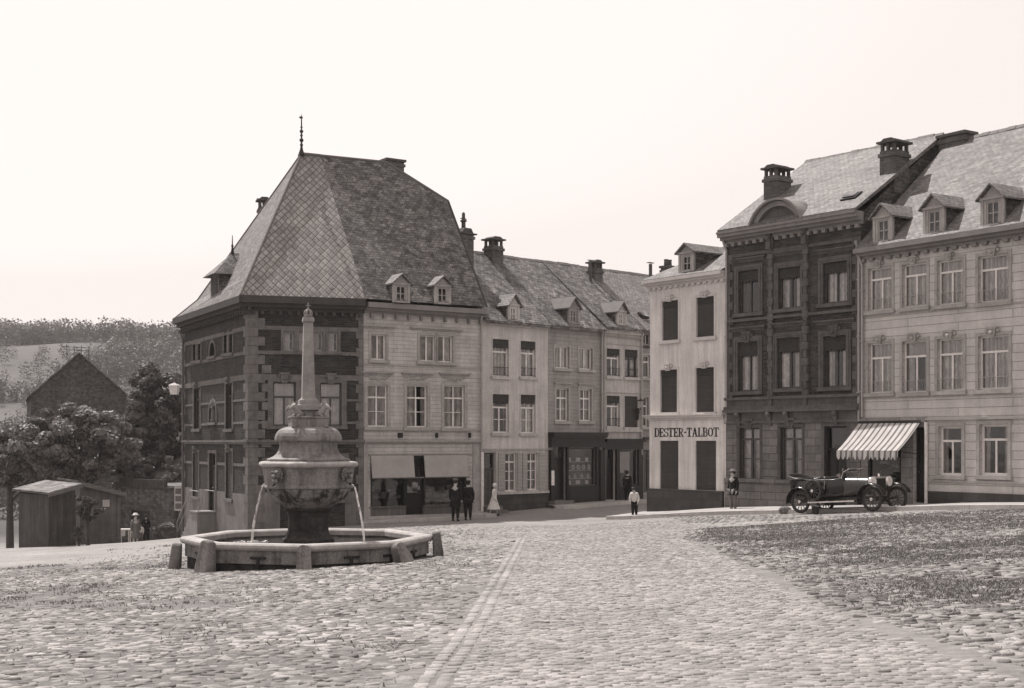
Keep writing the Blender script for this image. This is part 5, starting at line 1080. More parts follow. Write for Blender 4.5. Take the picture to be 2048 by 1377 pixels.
# awning: canvas, valance, arms
def awning():
    xa, xb = .0, fh.px(1845, 846)[0]; zt = fh.px(1785, 846)[1]; best = min((abs(fh.px(1796, 903, -p_ / 50)[0] - xb), p_ / 50) for p_ in range(20, 160)); P_ = best[1]; zb_ = fh.px(1796, 903, -P_)[1]
    W_ = empty('awning', (0, 0, 0)); W_.parent = Hh.root; bpy.data.objects.remove(W_)
    m = MB(); n = 10; N = 44; top = []
    for i in range(N + 1):
        x = xa + (xb - xa) * i / N
        for j in range(n + 1):
            t = j / n; m.v.append((x, -.12 - (P_ - .12) * t, zt + (zb_ - zt) * t - .05 * math.sin(PI * t) + .004 * math.sin(i * 1.9)))
    for i in range(N):
        for j in range(n): a = i * (n + 1) + j; m.f.append((a, a + 1, a + n + 2, a + n + 1))
    o = len(m.v); S2 = 14 * 6
    for i in range(S2 + 1):
        x = xa + (xb - xa) * i / S2; sc = abs(math.sin(PI * i / 6)) ; m.v.append((x, -P_ - .004, zb_ + .01)); m.v.append((x, -P_ - .012 - .01 * math.sin(i * .5), zb_ - .17 - .12 * sc))
    for i in range(S2): a = o + 2 * i; m.f.append((a, a + 1, a + 3, a + 2))
    O = fh.out(m, 'awning', 'stripes'); sm = O.modifiers.new('thick', 'SOLIDIFY'); sm.thickness = .008
    r = MB(); r.tube([(xa, -P_ + .02, zb_ + .0), (xb, -P_ + .02, zb_ + .0)], .022, 6); r.tube([(xa, -.1, zt + .02), (xb, -.1, zt + .02)], .05, 8)
    for x in (xa + .05, xb - .05): r.tube([(x, -P_ + .02, zb_), (x, -.05, zb_ - .1)], .014, 6)
    r.build('awning_frame', 'iron', O)
awning()
# ================================================================ fountain
def zf(v): return CZ - (v - 885) / 90.0
def build_fountain():
    g0 = gz(FC[0], FC[1]) - .3
    T = empty('fountain', (FC[0], FC[1], g0), 0, 'octagonal stone fountain with a bowl on a pedestal, an obelisk and two falling jets', 'fountain')
    z_ = lambda v: zf(v) - g0
    D0 = R(7); rot = D0 - PI/2
    zr = CZ - 2.07 - g0
    m = MB()   # basin: ring wall
    def octring(m, prof):    # prof: closed loop of (r, z)
        n = 8; k = len(prof); o = len(m.v)
        for i in range(n):
            a = rot + 2*PI*i/n
            for r, z in prof: m.v.append((r * math.cos(a), r * math.sin(a), z))
        for i in range(n):
            j = (i + 1) % n
            for q in range(k): q2 = (q + 1) % k; m.f.append((o+i*k+q, o+j*k+q, o+j*k+q2, o+i*k+q2))
    zl = zr - .43; octring(m, [(2.60, -1.0), (2.60, zl), (2.68, zl), (2.68, zr - .13), (2.50, zr - .13), (2.50, -1.0)]); fixn(m.build('basin', 'basin', T))
    m = MB(); octring(m, [(2.74, zr - .15), (2.79, zr - .10), (2.79, zr - .04), (2.74, zr), (2.50, zr), (2.45, zr - .04), (2.45, zr - .15)]); fixn(m.build('rim', 'rimm', T))
    m = MB(); octring(m, [(2.63, -1.0), (2.63, zl - .01), (2.59, zl - .01), (2.59, -1.0)]); fixn(m.build('base_course', 'fount_wet_shade', T))  # colour darkened to paint the shadow strip under the basin
    m = MB(); m.poly([(2.46 * math.cos(rot + 2*PI*i/8), 2.46 * math.sin(rot + 2*PI*i/8), zr - .19) for i in range(8)]); m.build('water', 'water', T)
    for i in range(8):    # iron clamps
        a0, a1 = rot + 2*PI*i/8, rot + 2*PI*(i+1)/8; p = Vector((math.cos(a0), math.sin(a0), 0)) * 2.685; q = Vector((math.cos(a1), math.sin(a1), 0)) * 2.685; t = (q - p).normalized(); nrm = Vector((t.y, -t.x, 0))
        for f in ((.5,) if i % 2 else (.5, .93)):
            c = p + (q - p) * f; c.z = zr - .30; m = MB(); mt = Matrix.Translation(c) @ Matrix.Rotation(math.atan2(t.y, t.x), 4, 'Z')
            m.box(-.17, .17, -.03, .02, -.025, .025, mt); m.box(-.03, .03, -.028, .02, -.22, -.025, mt); m.box(-.06, .06, -.026, .02, -.27, -.22, mt); m.build('clamp', 'iron', T)
    r8 = R(15 + 22.5) - PI/2
    m = MB(); m.lathe([(.60, -.6), (.60, z_(1078)), (.52, z_(1074)), (.47, z_(1062)), (.46, z_(1035)), (.50, z_(1024)), (.56, z_(1020)), (.56, z_(1016))], 8, r8); m.build('pedestal', 'fount_wet_shade', T)
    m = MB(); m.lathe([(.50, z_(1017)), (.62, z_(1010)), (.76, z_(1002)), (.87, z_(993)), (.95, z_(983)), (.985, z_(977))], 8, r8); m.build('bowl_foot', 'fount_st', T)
    m = MB(); m.lathe([(.98, z_(977)), (1.02, z_(976)), (1.025, z_(972)), (1.0, z_(970)), (1.03, z_(950)), (1.05, z_(938)), (1.07, z_(935))], 8, r8); m.build('bowl', 'fount', T)
    m = MB(); m.lathe([(1.06, z_(935)), (1.12, z_(933)), (1.14, z_(930)), (1.14, z_(927)), (1.11, z_(924)), (1.05, z_(923)), (.9, z_(922.5))], 8, r8); m.build('bowl_rim', 'rimm', T)
    m = MB(); m.lathe([(.90, z_(923)), (.95, z_(922)), (.95, z_(918)), (.90, z_(917)), (.82, z_(914)), (.74, z_(909)), (.69, z_(902)), (.665, z_(894)), (.665, z_(886)), (.69, z_(883))], 8, r8); m.build('neck', 'fount', T)
    m = MB(); m.lathe([(.66, z_(884)), (.76, z_(883)), (.775, z_(879)), (.765, z_(873)), (.735, z_(867)), (.68, z_(861)), (.60, z_(857)), (.5, z_(854.5)), (.3, z_(854))], 8, r8); m.build('dome', 'fount', T)
    sq = R(15) - PI/2 + PI/4
    m = MB(); s2 = math.sqrt(2)
    m.lathe([(.40*s2, z_(855)), (.40*s2, z_(838)), (.43*s2, z_(837)), (.43*s2, z_(834))], 4, sq); m.build('block', 'fount', T)
    m = MB(); m.lathe([(.18*s2, z_(834)), (.17*s2, z_(822)), (.27*s2, z_(821)), (.27*s2, z_(811)), (.21*s2, z_(810)), (.21*s2, z_(801)), (.165*s2, z_(799)), (.145*s2, z_(795))], 4, sq); m.build('obelisk_base', 'fount_pale', T)
    m = MB(); m.lathe([(.142*s2, z_(796)), (.100*s2, z_(648)), (.10*s2, z_(646))], 4, sq); m.build('obelisk', 'fount_pale', T)
    m = MB(); m.lathe([(.10*s2, z_(646)), (.125*s2, z_(644)), (.125*s2, z_(640)), (.115*s2, z_(638)), (.115*s2, z_(635)), (.05, z_(634))], 4, sq); m.build('capital', 'fount_pale', T)
    m = MB(); c = z_(627.5); 
    for k in range(3): m.torus((0, 0, 0), .085, .018, 'y', 16, 6, Matrix.Translation((0, 0, c)) @ Matrix.Rotation(k * PI/3 + .3, 4, 'Z'))
    m.torus((0, 0, c - .05), .075, .022, 'z', 16, 6); m.sphere((0, 0, c + .10), .03, 6); m.tube([(0, 0, c + .1), (0, 0, c + .25)], .012, 5); m.box(-.05, .05, -.01, .01, c + .17, c + .19); m.build('crown', 'fount_pale', T)
    for k, sc in ((-30, 1), (60, 1), (150, 1), (240, 1)):     # masks with spouts
        a = R(k) - PI/2; d = Vector((math.cos(a), math.sin(a), 0)); m = MB(); mt = Matrix.Translation(d * 1.0 + Vector((0, 0, z_(950)))) @ Matrix.Rotation(a - PI/2 + PI, 4, 'Z')
        # local -y outward
        for j in range(12): t = 2*PI*j/12; m.sphere(mt @ Vector((.10 * math.cos(t), -.02, .12 * math.sin(t) + .02)), .04, 6)
        m.sphere(mt @ Vector((0, -.05, .02)), .095, 8, (1, 1, 1.15)); m.sphere(mt @ Vector((0, -.18, -.02)), .05, 6); m.sphere(mt @ Vector((-.05, -.15, .07)), .035, 6); m.sphere(mt @ Vector((.05, -.15, .07)), .035, 6)
        m.sphere(mt @ Vector((0, -.12, -.12)), .07, 6); o = m.build('lion_mask', 'fount', T, smoothed=True)
        s_ = MB(); s_.tube([mt @ Vector((0, -.10, -.16)), mt @ Vector((0, -.20, -.20))], .022, 6); s_.build('spout', 'iron', o)
        if k in (60, 240):
            j = MB(); pts = []; rs = []
            for i in range(15):
                t = i / 14; x = .20 + (.42 if k == 240 else .34) * t; zz = -.20 - (z_(970) - (zr - .18)) * t * t + 0 * t
                pts.append(mt @ Vector((.012 * math.sin(t * 9), -x, zz))); rs.append(.014 + .014 * t + .004 * math.sin(i * 2.3))
            pts[-1].z = zr - .19; j.tube(pts, rs, 8); J = j.build('water_jet', 'jet', T, smoothed=True); f = MB(); e = pts[-1]
            for i in range(46): t = random.random() * 2 * PI; rr = .30 * random.random() ** .7; f.sphere((e.x + rr * 1.4 * math.cos(t), e.y + rr * math.sin(t), zr - .188), random.uniform(.008, .03), 5, (1.3, 1, .3))
            f.build('foam', 'jet', T)
    for k in (15, 105, 195, 285):     # little animal figures at the corners of the obelisk's foot
        a = R(k + 45) - PI/2; mt = Matrix.Translation((0, 0, z_(834))) @ Matrix.Rotation(a + PI/2, 4, 'Z'); m = MB(); V = lambda *p: mt @ Vector(p)
        m.tube([V(0, -.22, .02), V(0, -.36, .08), V(0, -.45, .17), V(0, -.49, .24)], [.09, .085, .06, .05], 8); m.tube([V(0, -.46, .25), V(0, -.56, .20), V(0, -.63, .15)], [.055, .045, .025], 8)
        m.tube([V(-.03, -.47, .27), V(-.035, -.46, .33)], [.02, .006], 5); m.tube([V(.03, -.47, .27), V(.035, -.46, .33)], [.02, .006], 5); m.tube([V(-.06, -.36, .05), V(-.06, -.46, .0)], .03, 6); m.tube([V(.06, -.36, .05), V(.06, -.46, .0)], .03, 6)
        m.build('animal_figure', 'fount_pale', T, smoothed=True)
    for o in list(T.children):
        if o.name.split('.')[0] in ('bowl', 'bowl_foot', 'dome', 'neck', 'rim', 'bowl_rim', 'basin', 'obelisk', 'block', 'pedestal', 'obelisk_base'):
            b = o.modifiers.new('edge', 'BEVEL'); b.width = .012; b.segments = 2; b.limit_method = 'ANGLE'; b.angle_limit = R(25)
    return T
build_fountain()
gl = {0: 'worn guard stone at the front corner of the fountain basin', -45: 'tall pale guard stone left of the front corner of the fountain basin', -90: 'leftmost guard stone of the fountain, standing clear of the basin',
      45: 'leaning guard stone beside an iron clamp, right of the fountain basin front corner', 90: 'rightmost guard stone of the fountain basin, standing clear of its corner'}
for k in gl:
    a = R(k + 7) - PI/2; rr = FR + (.15 if abs(k) == 90 else .14); x, y = FC[0] + rr * math.cos(a), FC[1] + rr * math.sin(a); z = gz(x, y)
    h = {0: .50, -45: .66, -90: .58, 45: .44, 90: .56}[k]; w = {0: .30, -45: .36, -90: .32, 45: .34, 90: .28}[k]; m = MB(); n = 7; prof = [(-w*.55, -.2), (w*.55, -.2), (w*.50, .1)]
    tw = w * .36 if k else w * .46
    for i in range(n): t = PI * i / (n - 1); prof.append((tw * math.cos(t), h - tw * .6 + tw * .6 * math.sin(t)))
    prof.append((-w*.50, .1)); m.prism([(p, -w * .42, q) for p, q in prof], (0, w * .84, 0)); m.v = [(p[0] * (1 + random.uniform(-.05, .05)), p[1] * (1 - .25 * max(0, p[2]) / h), p[2] + random.uniform(-.01, .01)) for p in m.v]
    o = fixn(m.build('guard_stone', 'basin')); o.location = (x, y, z); o.rotation_euler = (R({45: -14}.get(k, -6)), R({45: -22, -90: 6, 90: -7, -45: 3}.get(k, 0)), a + PI/2)
    b = o.modifiers.new('edge', 'BEVEL'); b.width = .035; b.segments = 3; tag(o, gl[k], 'guard stone', 'guard stones round the fountain')
# ================================================================ trees
def leaves(C, n, size, mean_r, rn=None):
    pass
def tree(name, label, x, y, h, rx, ry, rz, zc, nblob, nleaf, ls, mat, tr=.14, seed=1, base_z=None, lean=0.0):
    rg = np.random.default_rng(seed); z0 = gz(x, y) if base_z is None else base_z; T = empty(name, (x, y, z0), 0, label, 'tree')
    # clump centres on and inside an uneven ellipsoid
    d = rg.normal(size=(nblob, 3)); d /= np.linalg.norm(d, axis=1)[:, None]; rad = rg.uniform(.45, 1.0, nblob) ** .6; c = d * rad[:, None] * np.array([rx, ry, rz]) * rg.uniform(.82, 1.08, (nblob, 1)); c[:, 2] += zc
    m = MB(); m.tube([(0, 0, -.3), (lean * .3, 0, zc * .45), (lean, 0, zc)], [tr * 1.3, tr, tr * .5], 8)
    for i in range(min(nblob, 16)):
        s = zc * random.uniform(.4, .9); q = c[i]; m.tube([(lean * s / zc, 0, s), (q[0] * .45 + lean * .5, q[1] * .45, s * .6 + q[2] * .4), tuple(q)], [tr * .45, tr * .28, tr * .08], 5)
    m.build('trunk', 'bark', T)
    bi = rg.integers(0, nblob, nleaf); br = rg.uniform(.12, .26, nblob) * min(rx, rz) * 1.2
    u = rg.normal(size=(nleaf, 3)); u /= np.linalg.norm(u, axis=1)[:, None]; r = rg.uniform(.45, 1.0, nleaf) ** .5
    P = c[bi] + u * (r * br[bi])[:, None] * np.array([1, 1, .7]); n = rg.normal(size=(nleaf, 3)) + u * 1.6 + np.array([0, 0, .5]); n /= np.linalg.norm(n, axis=1)[:, None]
    t = np.cross(n, rg.normal(size=(nleaf, 3))); t /= np.linalg.norm(t, axis=1)[:, None]; b = np.cross(n, t); s = ls * rg.uniform(.6, 1.3, nleaf)[:, None]
    V = np.stack([P - t * s, P - b * s * .55, P + t * s, P + b * s * .55], 1).reshape(-1, 3)
    rb = rg.random(nblob)
    npmesh('crown', V, np.arange(nleaf * 4).reshape(-1, 4), mat, np.repeat(np.clip(rb[bi] * .6 + rg.random(nleaf) * .4, 0, 1), 4), False, T); return T
def atpx(u, v, Y): p = W3(u, v, Y); return p.x, p.y, p.z
def tree_px(name, label, u, vtop, vbot, halfw, Y, **k):
    x, y, zt = atpx(u, vtop, Y); zb = atpx(u, vbot, Y)[2]; g = gz(x, y); rz = (zt - zb) / 2; zc = (zt + zb) / 2 - g; rx = halfw / F * Y; return tree(name, label, x, y, zt - g, rx, rx * .9, rz, zc, **k)
tree_px('round_tree', 'broad pale-leaved round tree behind the wooden sheds', 150, 812, 975, 118, 80, nblob=150, nleaf=30000, ls=.15, mat='leafL', tr=.22, seed=3)
tree_px('round_tree', 'lower edge of a pale leafy tree at the far left behind the sheds', 20, 830, 1000, 90, 82, nblob=70, nleaf=14000, ls=.14, mat='leafL', tr=.2, seed=13)
tree_px('tall_tree', 'tall dark leafy tree rising beside the brick corner building', 318, 716, 975, 82, 92, nblob=110, nleaf=24000, ls=.15, mat='leafD', tr=.22, seed=5)
tree_px('tall_tree', 'ragged dark tree between the slate gable and the tall tree', 268, 800, 985, 45, 96, nblob=60, nleaf=13000, ls=.15, mat='leafD', tr=.2, seed=8)
tree_px('shrub', 'low dark bushes beside the far corner of the brick building', 348, 900, 1000, 26, 84, nblob=20, nleaf=5000, ls=.12, mat='leafL', tr=.08, seed=21)
tree_px('dense_bush', 'dark dense bush hanging over the yard building roof', 268, 900, 990, 44, 88, nblob=60, nleaf=12000, ls=.12, mat='leafD', tr=.1, seed=41)
tree_px('small_tree', 'small dark round-crowned tree between the two wooden sheds', 176, 992, 1040, 26, 63, nblob=24, nleaf=6000, ls=.07, mat='leafD', tr=.09, seed=9)
tree_px('shrub', 'dark bush growing against the two wooden sheds', 158, 1048, 1088, 14, 62, nblob=14, nleaf=3000, ls=.06, mat='leafD', tr=.05, seed=31)
# ================================================================ sheds and houses on the left
def simple_house(name, label, cat, u0, Y0, u1, Y1, v_eave, v_base, depth, rise, wallm, roofm, gable_front=False, ov=.25, low=2.5):
    a = W3(u0, 885, Y0); b = W3(u1, 885, Y1); zb = min(gz(a.x, a.y), gz(b.x, b.y)); H = House(name, label, cat, (a.x, a.y), (b.x, b.y), zb); fr = H.main
    ze = fr.px((u0+u1)/2, v_eave)[1]; return H, fr, ze
# dark slate gable house
H, fr, ze = simple_house('house', 'dark house with a slate-hung gable beyond the trees on the left', 'house', 62, 118, 256, 121, 792, 900, 12, 3.4, 'gable', 'slateR')
xm = fr.px(158, 708)[0]; zr_ = fr.px(158, 708)[1]; m = MB(); m.prism([(0, 0, -2), (fr.w, 0, -2), (fr.w, 0, ze), (xm, 0, zr_), (0, 0, ze)], (0, 12, 0)); fixn(fr.out(m, 'wall', 'gable'))
m = MB(); 
for sx, xe in ((-1, 0), (1, fr.w)):
    s = (zr_ - ze) / abs(xe - xm); e = xe + sx * .35; zee = ze - .35 * s
    m.prism([(xm, -.25, zr_ + .02), (e, -.25, zee + .02), (e, -.25, zee + .16), (xm, -.25, zr_ + .16)], (0, 12.4, 0))
fixn(fr.out(m, 'roof', 'slateA'))
m = MB()
for i in range(4): m.tube([(xm - 1.0 + i * .62, .3, zr_ - .6), (xm - 1.0 + i * .62, .3, zr_ + .75)], .03, 5)
m.tube([(xm - 1.1, .3, zr_ + .35), (xm + 1.0, .3, zr_ + .30)], .025, 5); m.tube([(xm - 1.3, .3, zr_ + .62), (xm + 1.0, .3, zr_ + .55)], .025, 5); fr.out(m, 'roof_rack', 'iron')
# low outbuilding with light roof
H, fr, ze = simple_house('outbuilding', 'low outbuilding with a dark gable and a sunlit slate roof behind the yard wall', 'outbuilding', 298, 92, 352, 88, 958, 1000, 6, 2.4, 'gable', 'slateL')
m = MB(); m.box(0, fr.w, 0, 5, -2, ze); fr.out(m, 'wall', 'ruin'); zr_ = ze + 2.2
m = MB(); m.prism([(-.02, 0, ze), (-.02, 2.5, zr_), (-.02, 5, ze)], (.3, 0, 0)); fixn(fr.out(m, 'gable_wall', 'gable')); gable_roof(fr, .3, fr.w, ze + .05, zr_ + .08, 2.5, 5, 'slateL')
# dark yard building with pale coping
H, fr, ze = simple_house('yard_building', 'dark rubble yard building with a pale band along its roof edge', 'outbuilding', 243, 80, 348, 76, 975, 1077, 4, 0, 'ruin', 'slateL')
wd = fr.rect(262, 1010, 300, 1075); fr.holes.append((wd[0], wd[1], -.5, 2.1)); wall(fr, 'ruin', 0, fr.w, -1, ze, fr.holes, .3); m = MB(); m.box(0, fr.w, .3, 4, -1, ze - .03); fr.out(m, 'side_wall', 'ruin')
m = MB(); m.box(wd[0], wd[1], .24, .28, -.5, 2.1); fr.out(m, 'door', 'shopdark')
xk = fr.px(332, 965)[0]; m = MB(); m.box(.2, xk, -.12, .1, ze - .02, fr.px(290, 959)[1]); m.box(xk, fr.w, -.2, .1, ze - .06, ze + .06); fr.out(m, 'roof_edge', 'woodv'); m = MB(); m.box(0, fr.w, .1, 4.1, ze - .03, ze + .12); fr.out(m, 'roof', 'slateR')
# two wooden sheds
def shed(label, u0, Y0, u1, Y1, vl, vr, wallm, mono=.9, depth=3.0, board=True, seed=0):
    H, fr, ze = simple_house('shed', label, 'shed', u0, Y0, u1, Y1, vl, 0, 0, 0, wallm, 'slateL'); zl = fr.px(u0, vl)[1]; zr2 = fr.px(u1, vr)[1]
    m = MB(); m.prism([(0, 0, -1), (fr.w, 0, -1), (fr.w, 0, zr2), (0, 0, zl)], (0, depth, 0)); fixn(fr.out(m, 'wall', wallm))
    m = MB(); t = .1; m.prism([(-.2, -.3, zl + .02), (fr.w + .2, -.3, zr2 + .02), (fr.w + .2, -.3, zr2 + .02 + t), (-.2, -.3, zl + .02 + t)], (0, depth + .6, 0)); R_ = fixn(fr.out(m, 'roof', 'slateR'))
    for v in R_.data.vertices: v.co.z += max(0, v.co.y) * .03
    m = MB(); m.prism([(-.22, -.34, zl - .1), (fr.w + .22, -.34, zr2 - .1), (fr.w + .22, -.34, zr2 + .1), (-.22, -.34, zl + .1)], (0, .04, 0)); fixn(fr.out(m, 'fascia', 'wood'))
    m = MB()
    if board:
        k = int(fr.w / .42)
        for i in range(k + 1): x = fr.w * i / k; m.box(x - .03, x + .03, -.03, .001, -1, min(zl, zr2) - .05)
        m.box(0, fr.w, -.05, .0, .0, .22)
    else: m.box(0, fr.w, -.10, .0, -.6, .30); m.box(fr.w - .2, fr.w, -.04, .0, .3, zr2 - .1)
    fr.out(m, 'trim', wallm); return H, fr
shed('dark boarded shed at the left edge of the square', 98, 65, 150, 66, 990, 972, 'woodv')
S2, f2s = shed('pale plastered shed with a notice on its wall, right of the small round tree', 160, 69.2, 241, 70.4, 966, 990, 'plaster_d', board=False)
m = MB(); r_ = f2s.rect(205, 1000, 219, 1014); m.box(r_[0], r_[1], -.02, -.002, r_[2], r_[3]); f2s.out(m, 'notice', 'blind_l')
# notice board at the corner of the brick building
def notice_board():
    c = W3(357, 997, 66); g = gz(c.x, c.y); T = empty('notice_board', (c.x, c.y, g), R(-8), 'narrow pale notice board with dark pictures beside the far corner of the brick building', 'notice board')
    z0, z1 = W3(357, 1022, 66).z - g, W3(357, 974, 66).z - g; w = .2; m = MB(); m.box(-w, w, -.03, .03, z0, z1); m.build('board', 'blind_l', T)
    m = MB()
    for i in range(3): a = z0 + (z1 - z0) * (.08 + i * .31); m.box(-w + .05, w - .05, -.042, -.031, a, a + (z1 - z0) * .23); m.sphere((0, -.045, a + .13), .06, 6, (1, .2, 1))
    m.build('picture', 'cloth_m', T); m = MB(); m.box(-w - .02, -w + .04, .031, .07, -.3, z1); m.box(w - .04, w + .02, .031, .07, -.3, z1); m.build('post', 'bark', T)
notice_board()
# white-covered trestle table, hay cart
def trestle():
    c = W3(249, 1077, 74); g = gz(c.x, c.y); T = empty('trestle_table', (c.x, c.y, g), .1, 'white-covered trestle table beside the yard building', 'table'); m = MB(); m.box(-.32, .32, -.3, .3, .72, .78); m.build('table_top', 'cloth_l', T)
    m = MB(); m.box(-.325, .1, -.31, -.302, .40, .77); m.build('cover', 'cloth_l', T)
    for x in (-.28, .24):
        for y in (-.25, .25): m = MB(); m.box(x, x + .05, y - .025, y + .025, 0, .72); m.build('leg', 'frame', T)
trestle()
def wheel(T, c, r, axis, sp=12, tyre='rubber', rim='bark', w=.03, name='wheel'):
    m = MB(); m.torus(c, r - w, w, axis, 30, 8); W_ = m.build(name, tyre, T, smoothed=True); m = MB(); ax = {'x': (1, 0, 0), 'y': (0, 1, 0)}[axis]; c = Vector(c); m.torus(tuple(c), r - w * 2.1, w * .45, axis, 30, 6); m.build('rim', rim, W_)
    m = MB()
    for i in range(sp): a = 2*PI*i/sp + .1; d = Vector((math.cos(a), 0, math.sin(a))) if axis == 'y' else Vector((0, math.cos(a), math.sin(a))); m.tube([c + d * .04, c + d * (r - w * 2)], w * .33, 5)
    m.build('spoke', rim, W_)
    m = MB(); A_ = Vector(ax); m.tube([c - A_ * .06, c + A_ * .06], [.055, .05], 10); m.build('hub', 'nickel' if tyre == 'rubber' else rim, W_); return W_
def cart():
    c = W3(333, 1078, 72); g = gz(c.x, c.y); T = empty('hay_cart', (c.x, c.y, g), R(12), 'two-wheeled cart heaped with straw beyond the brick building', 'cart'); m = MB(); m.box(-.55, .55, -.4, .4, .48, .54); m.box(-.55, .55, -.42, -.38, .54, .68); m.box(-.55, .55, .38, .42, .54, .68); m.build('bed', 'bark', T)
    m = MB(); m.tube([(.5, -.3, .5), (1.2, -.3, .35)], .025, 6); m.tube([(.5, .3, .5), (1.2, .3, .35)], .025, 6); m.build('shaft', 'bark', T)
    for y in (-.5, .5): wheel(T, (0, y, .42), .42, 'y', 10, 'bark', 'bark')
    m = MB(); 
    for i in range(900):
        t = random.random() * 2 * PI; rr = random.random() ** .5; z = .6 + .34 * (1 - rr**2) * random.random(); p = Vector((.5 * rr * math.cos(t), .36 * rr * math.sin(t), z)); d = Vector((random.uniform(-1, 1), random.uniform(-1, 1), random.uniform(-.3, .5))) * .12; m.tube([p, p + d], .008, 3)
    m.build('straw', 'straw', T)
cart()
# ================================================================ far hill: woodland and hedges
def woods():
    rg = np.random.default_rng(11); P = []; Sz = []
    def add(xs, ys, s):
        for x, y in zip(xs, ys): P.append((x, y)); Sz.append(s * rg.uniform(.7, 1.3))
    xs = rg.uniform(-210, -60, 900); ys = rg.uniform(430, 500, 900); k = (np.sin(xs / 9) + np.sin(xs / 4.1 + 1) * .6 + rg.normal(0, .6, 900) > -1.3); add(xs[k], ys[k], 4.2)
    xs = rg.uniform(-190, -60, 170); ys = 330 + .15 * xs + rg.normal(0, 3, 170) + 26 * np.sin(xs / 40); add(xs, ys, 2.6)
    xs = rg.uniform(-170, -60, 130); ys = 275 + .3 * xs + rg.normal(0, 2, 130); add(xs, ys, 2.2)
    xs = rg.uniform(-200, -50, 420); ys = rg.uniform(240, 440, 420); kk = np.sin(xs / 17 + ys / 23) + rg.normal(0, .3, 420) > .2; add(xs[kk], ys[kk], 2.4)
    xs = rg.uniform(-125, -38, 420); ys = rg.uniform(135, 265, 420); add(xs, ys, 3.0)
    xs = rg.uniform(-115, -85, 140); ys = rg.uniform(330, 390, 140); add(xs, ys, 3.4)
    P = np.array(P); Sz = np.array(Sz); n = len(P); Z = ground(P[:, 0], P[:, 1]); L = 130; N = n * L
    u = rg.normal(size=(N, 3)); u /= np.linalg.norm(u, axis=1)[:, None]; i = np.repeat(np.arange(n), L); r = rg.uniform(.3, 1, N) ** .5
    C = np.stack([P[i, 0], P[i, 1], Z[i] + Sz[i] * .75], 1) + u * (r * Sz[i])[:, None] * np.array([.62, .62, .95]); nn = rg.normal(size=(N, 3)) * .5 + u * 1.2; nn /= np.linalg.norm(nn, axis=1)[:, None]; t = np.cross(nn, rg.normal(size=(N, 3))); t /= np.maximum(np.linalg.norm(t, axis=1)[:, None], .01); b = np.cross(nn, t); s = (Sz[i] * .085)[:, None] * rg.uniform(.6, 1.3, (N, 1))
    V = np.stack([C - t * s, C - b * s * .7, C + t * s, C + b * s * .7], 1).reshape(-1, 3)
    tag(npmesh('woodland', V, np.arange(N * 4).reshape(-1, 4), 'leafH', np.repeat(rg.random(n)[i] * .6 + rg.random(N) * .4, 4)), 'distant woods and hedges along the crest of the hazy hill', 'woodland', kind='stuff')
woods()
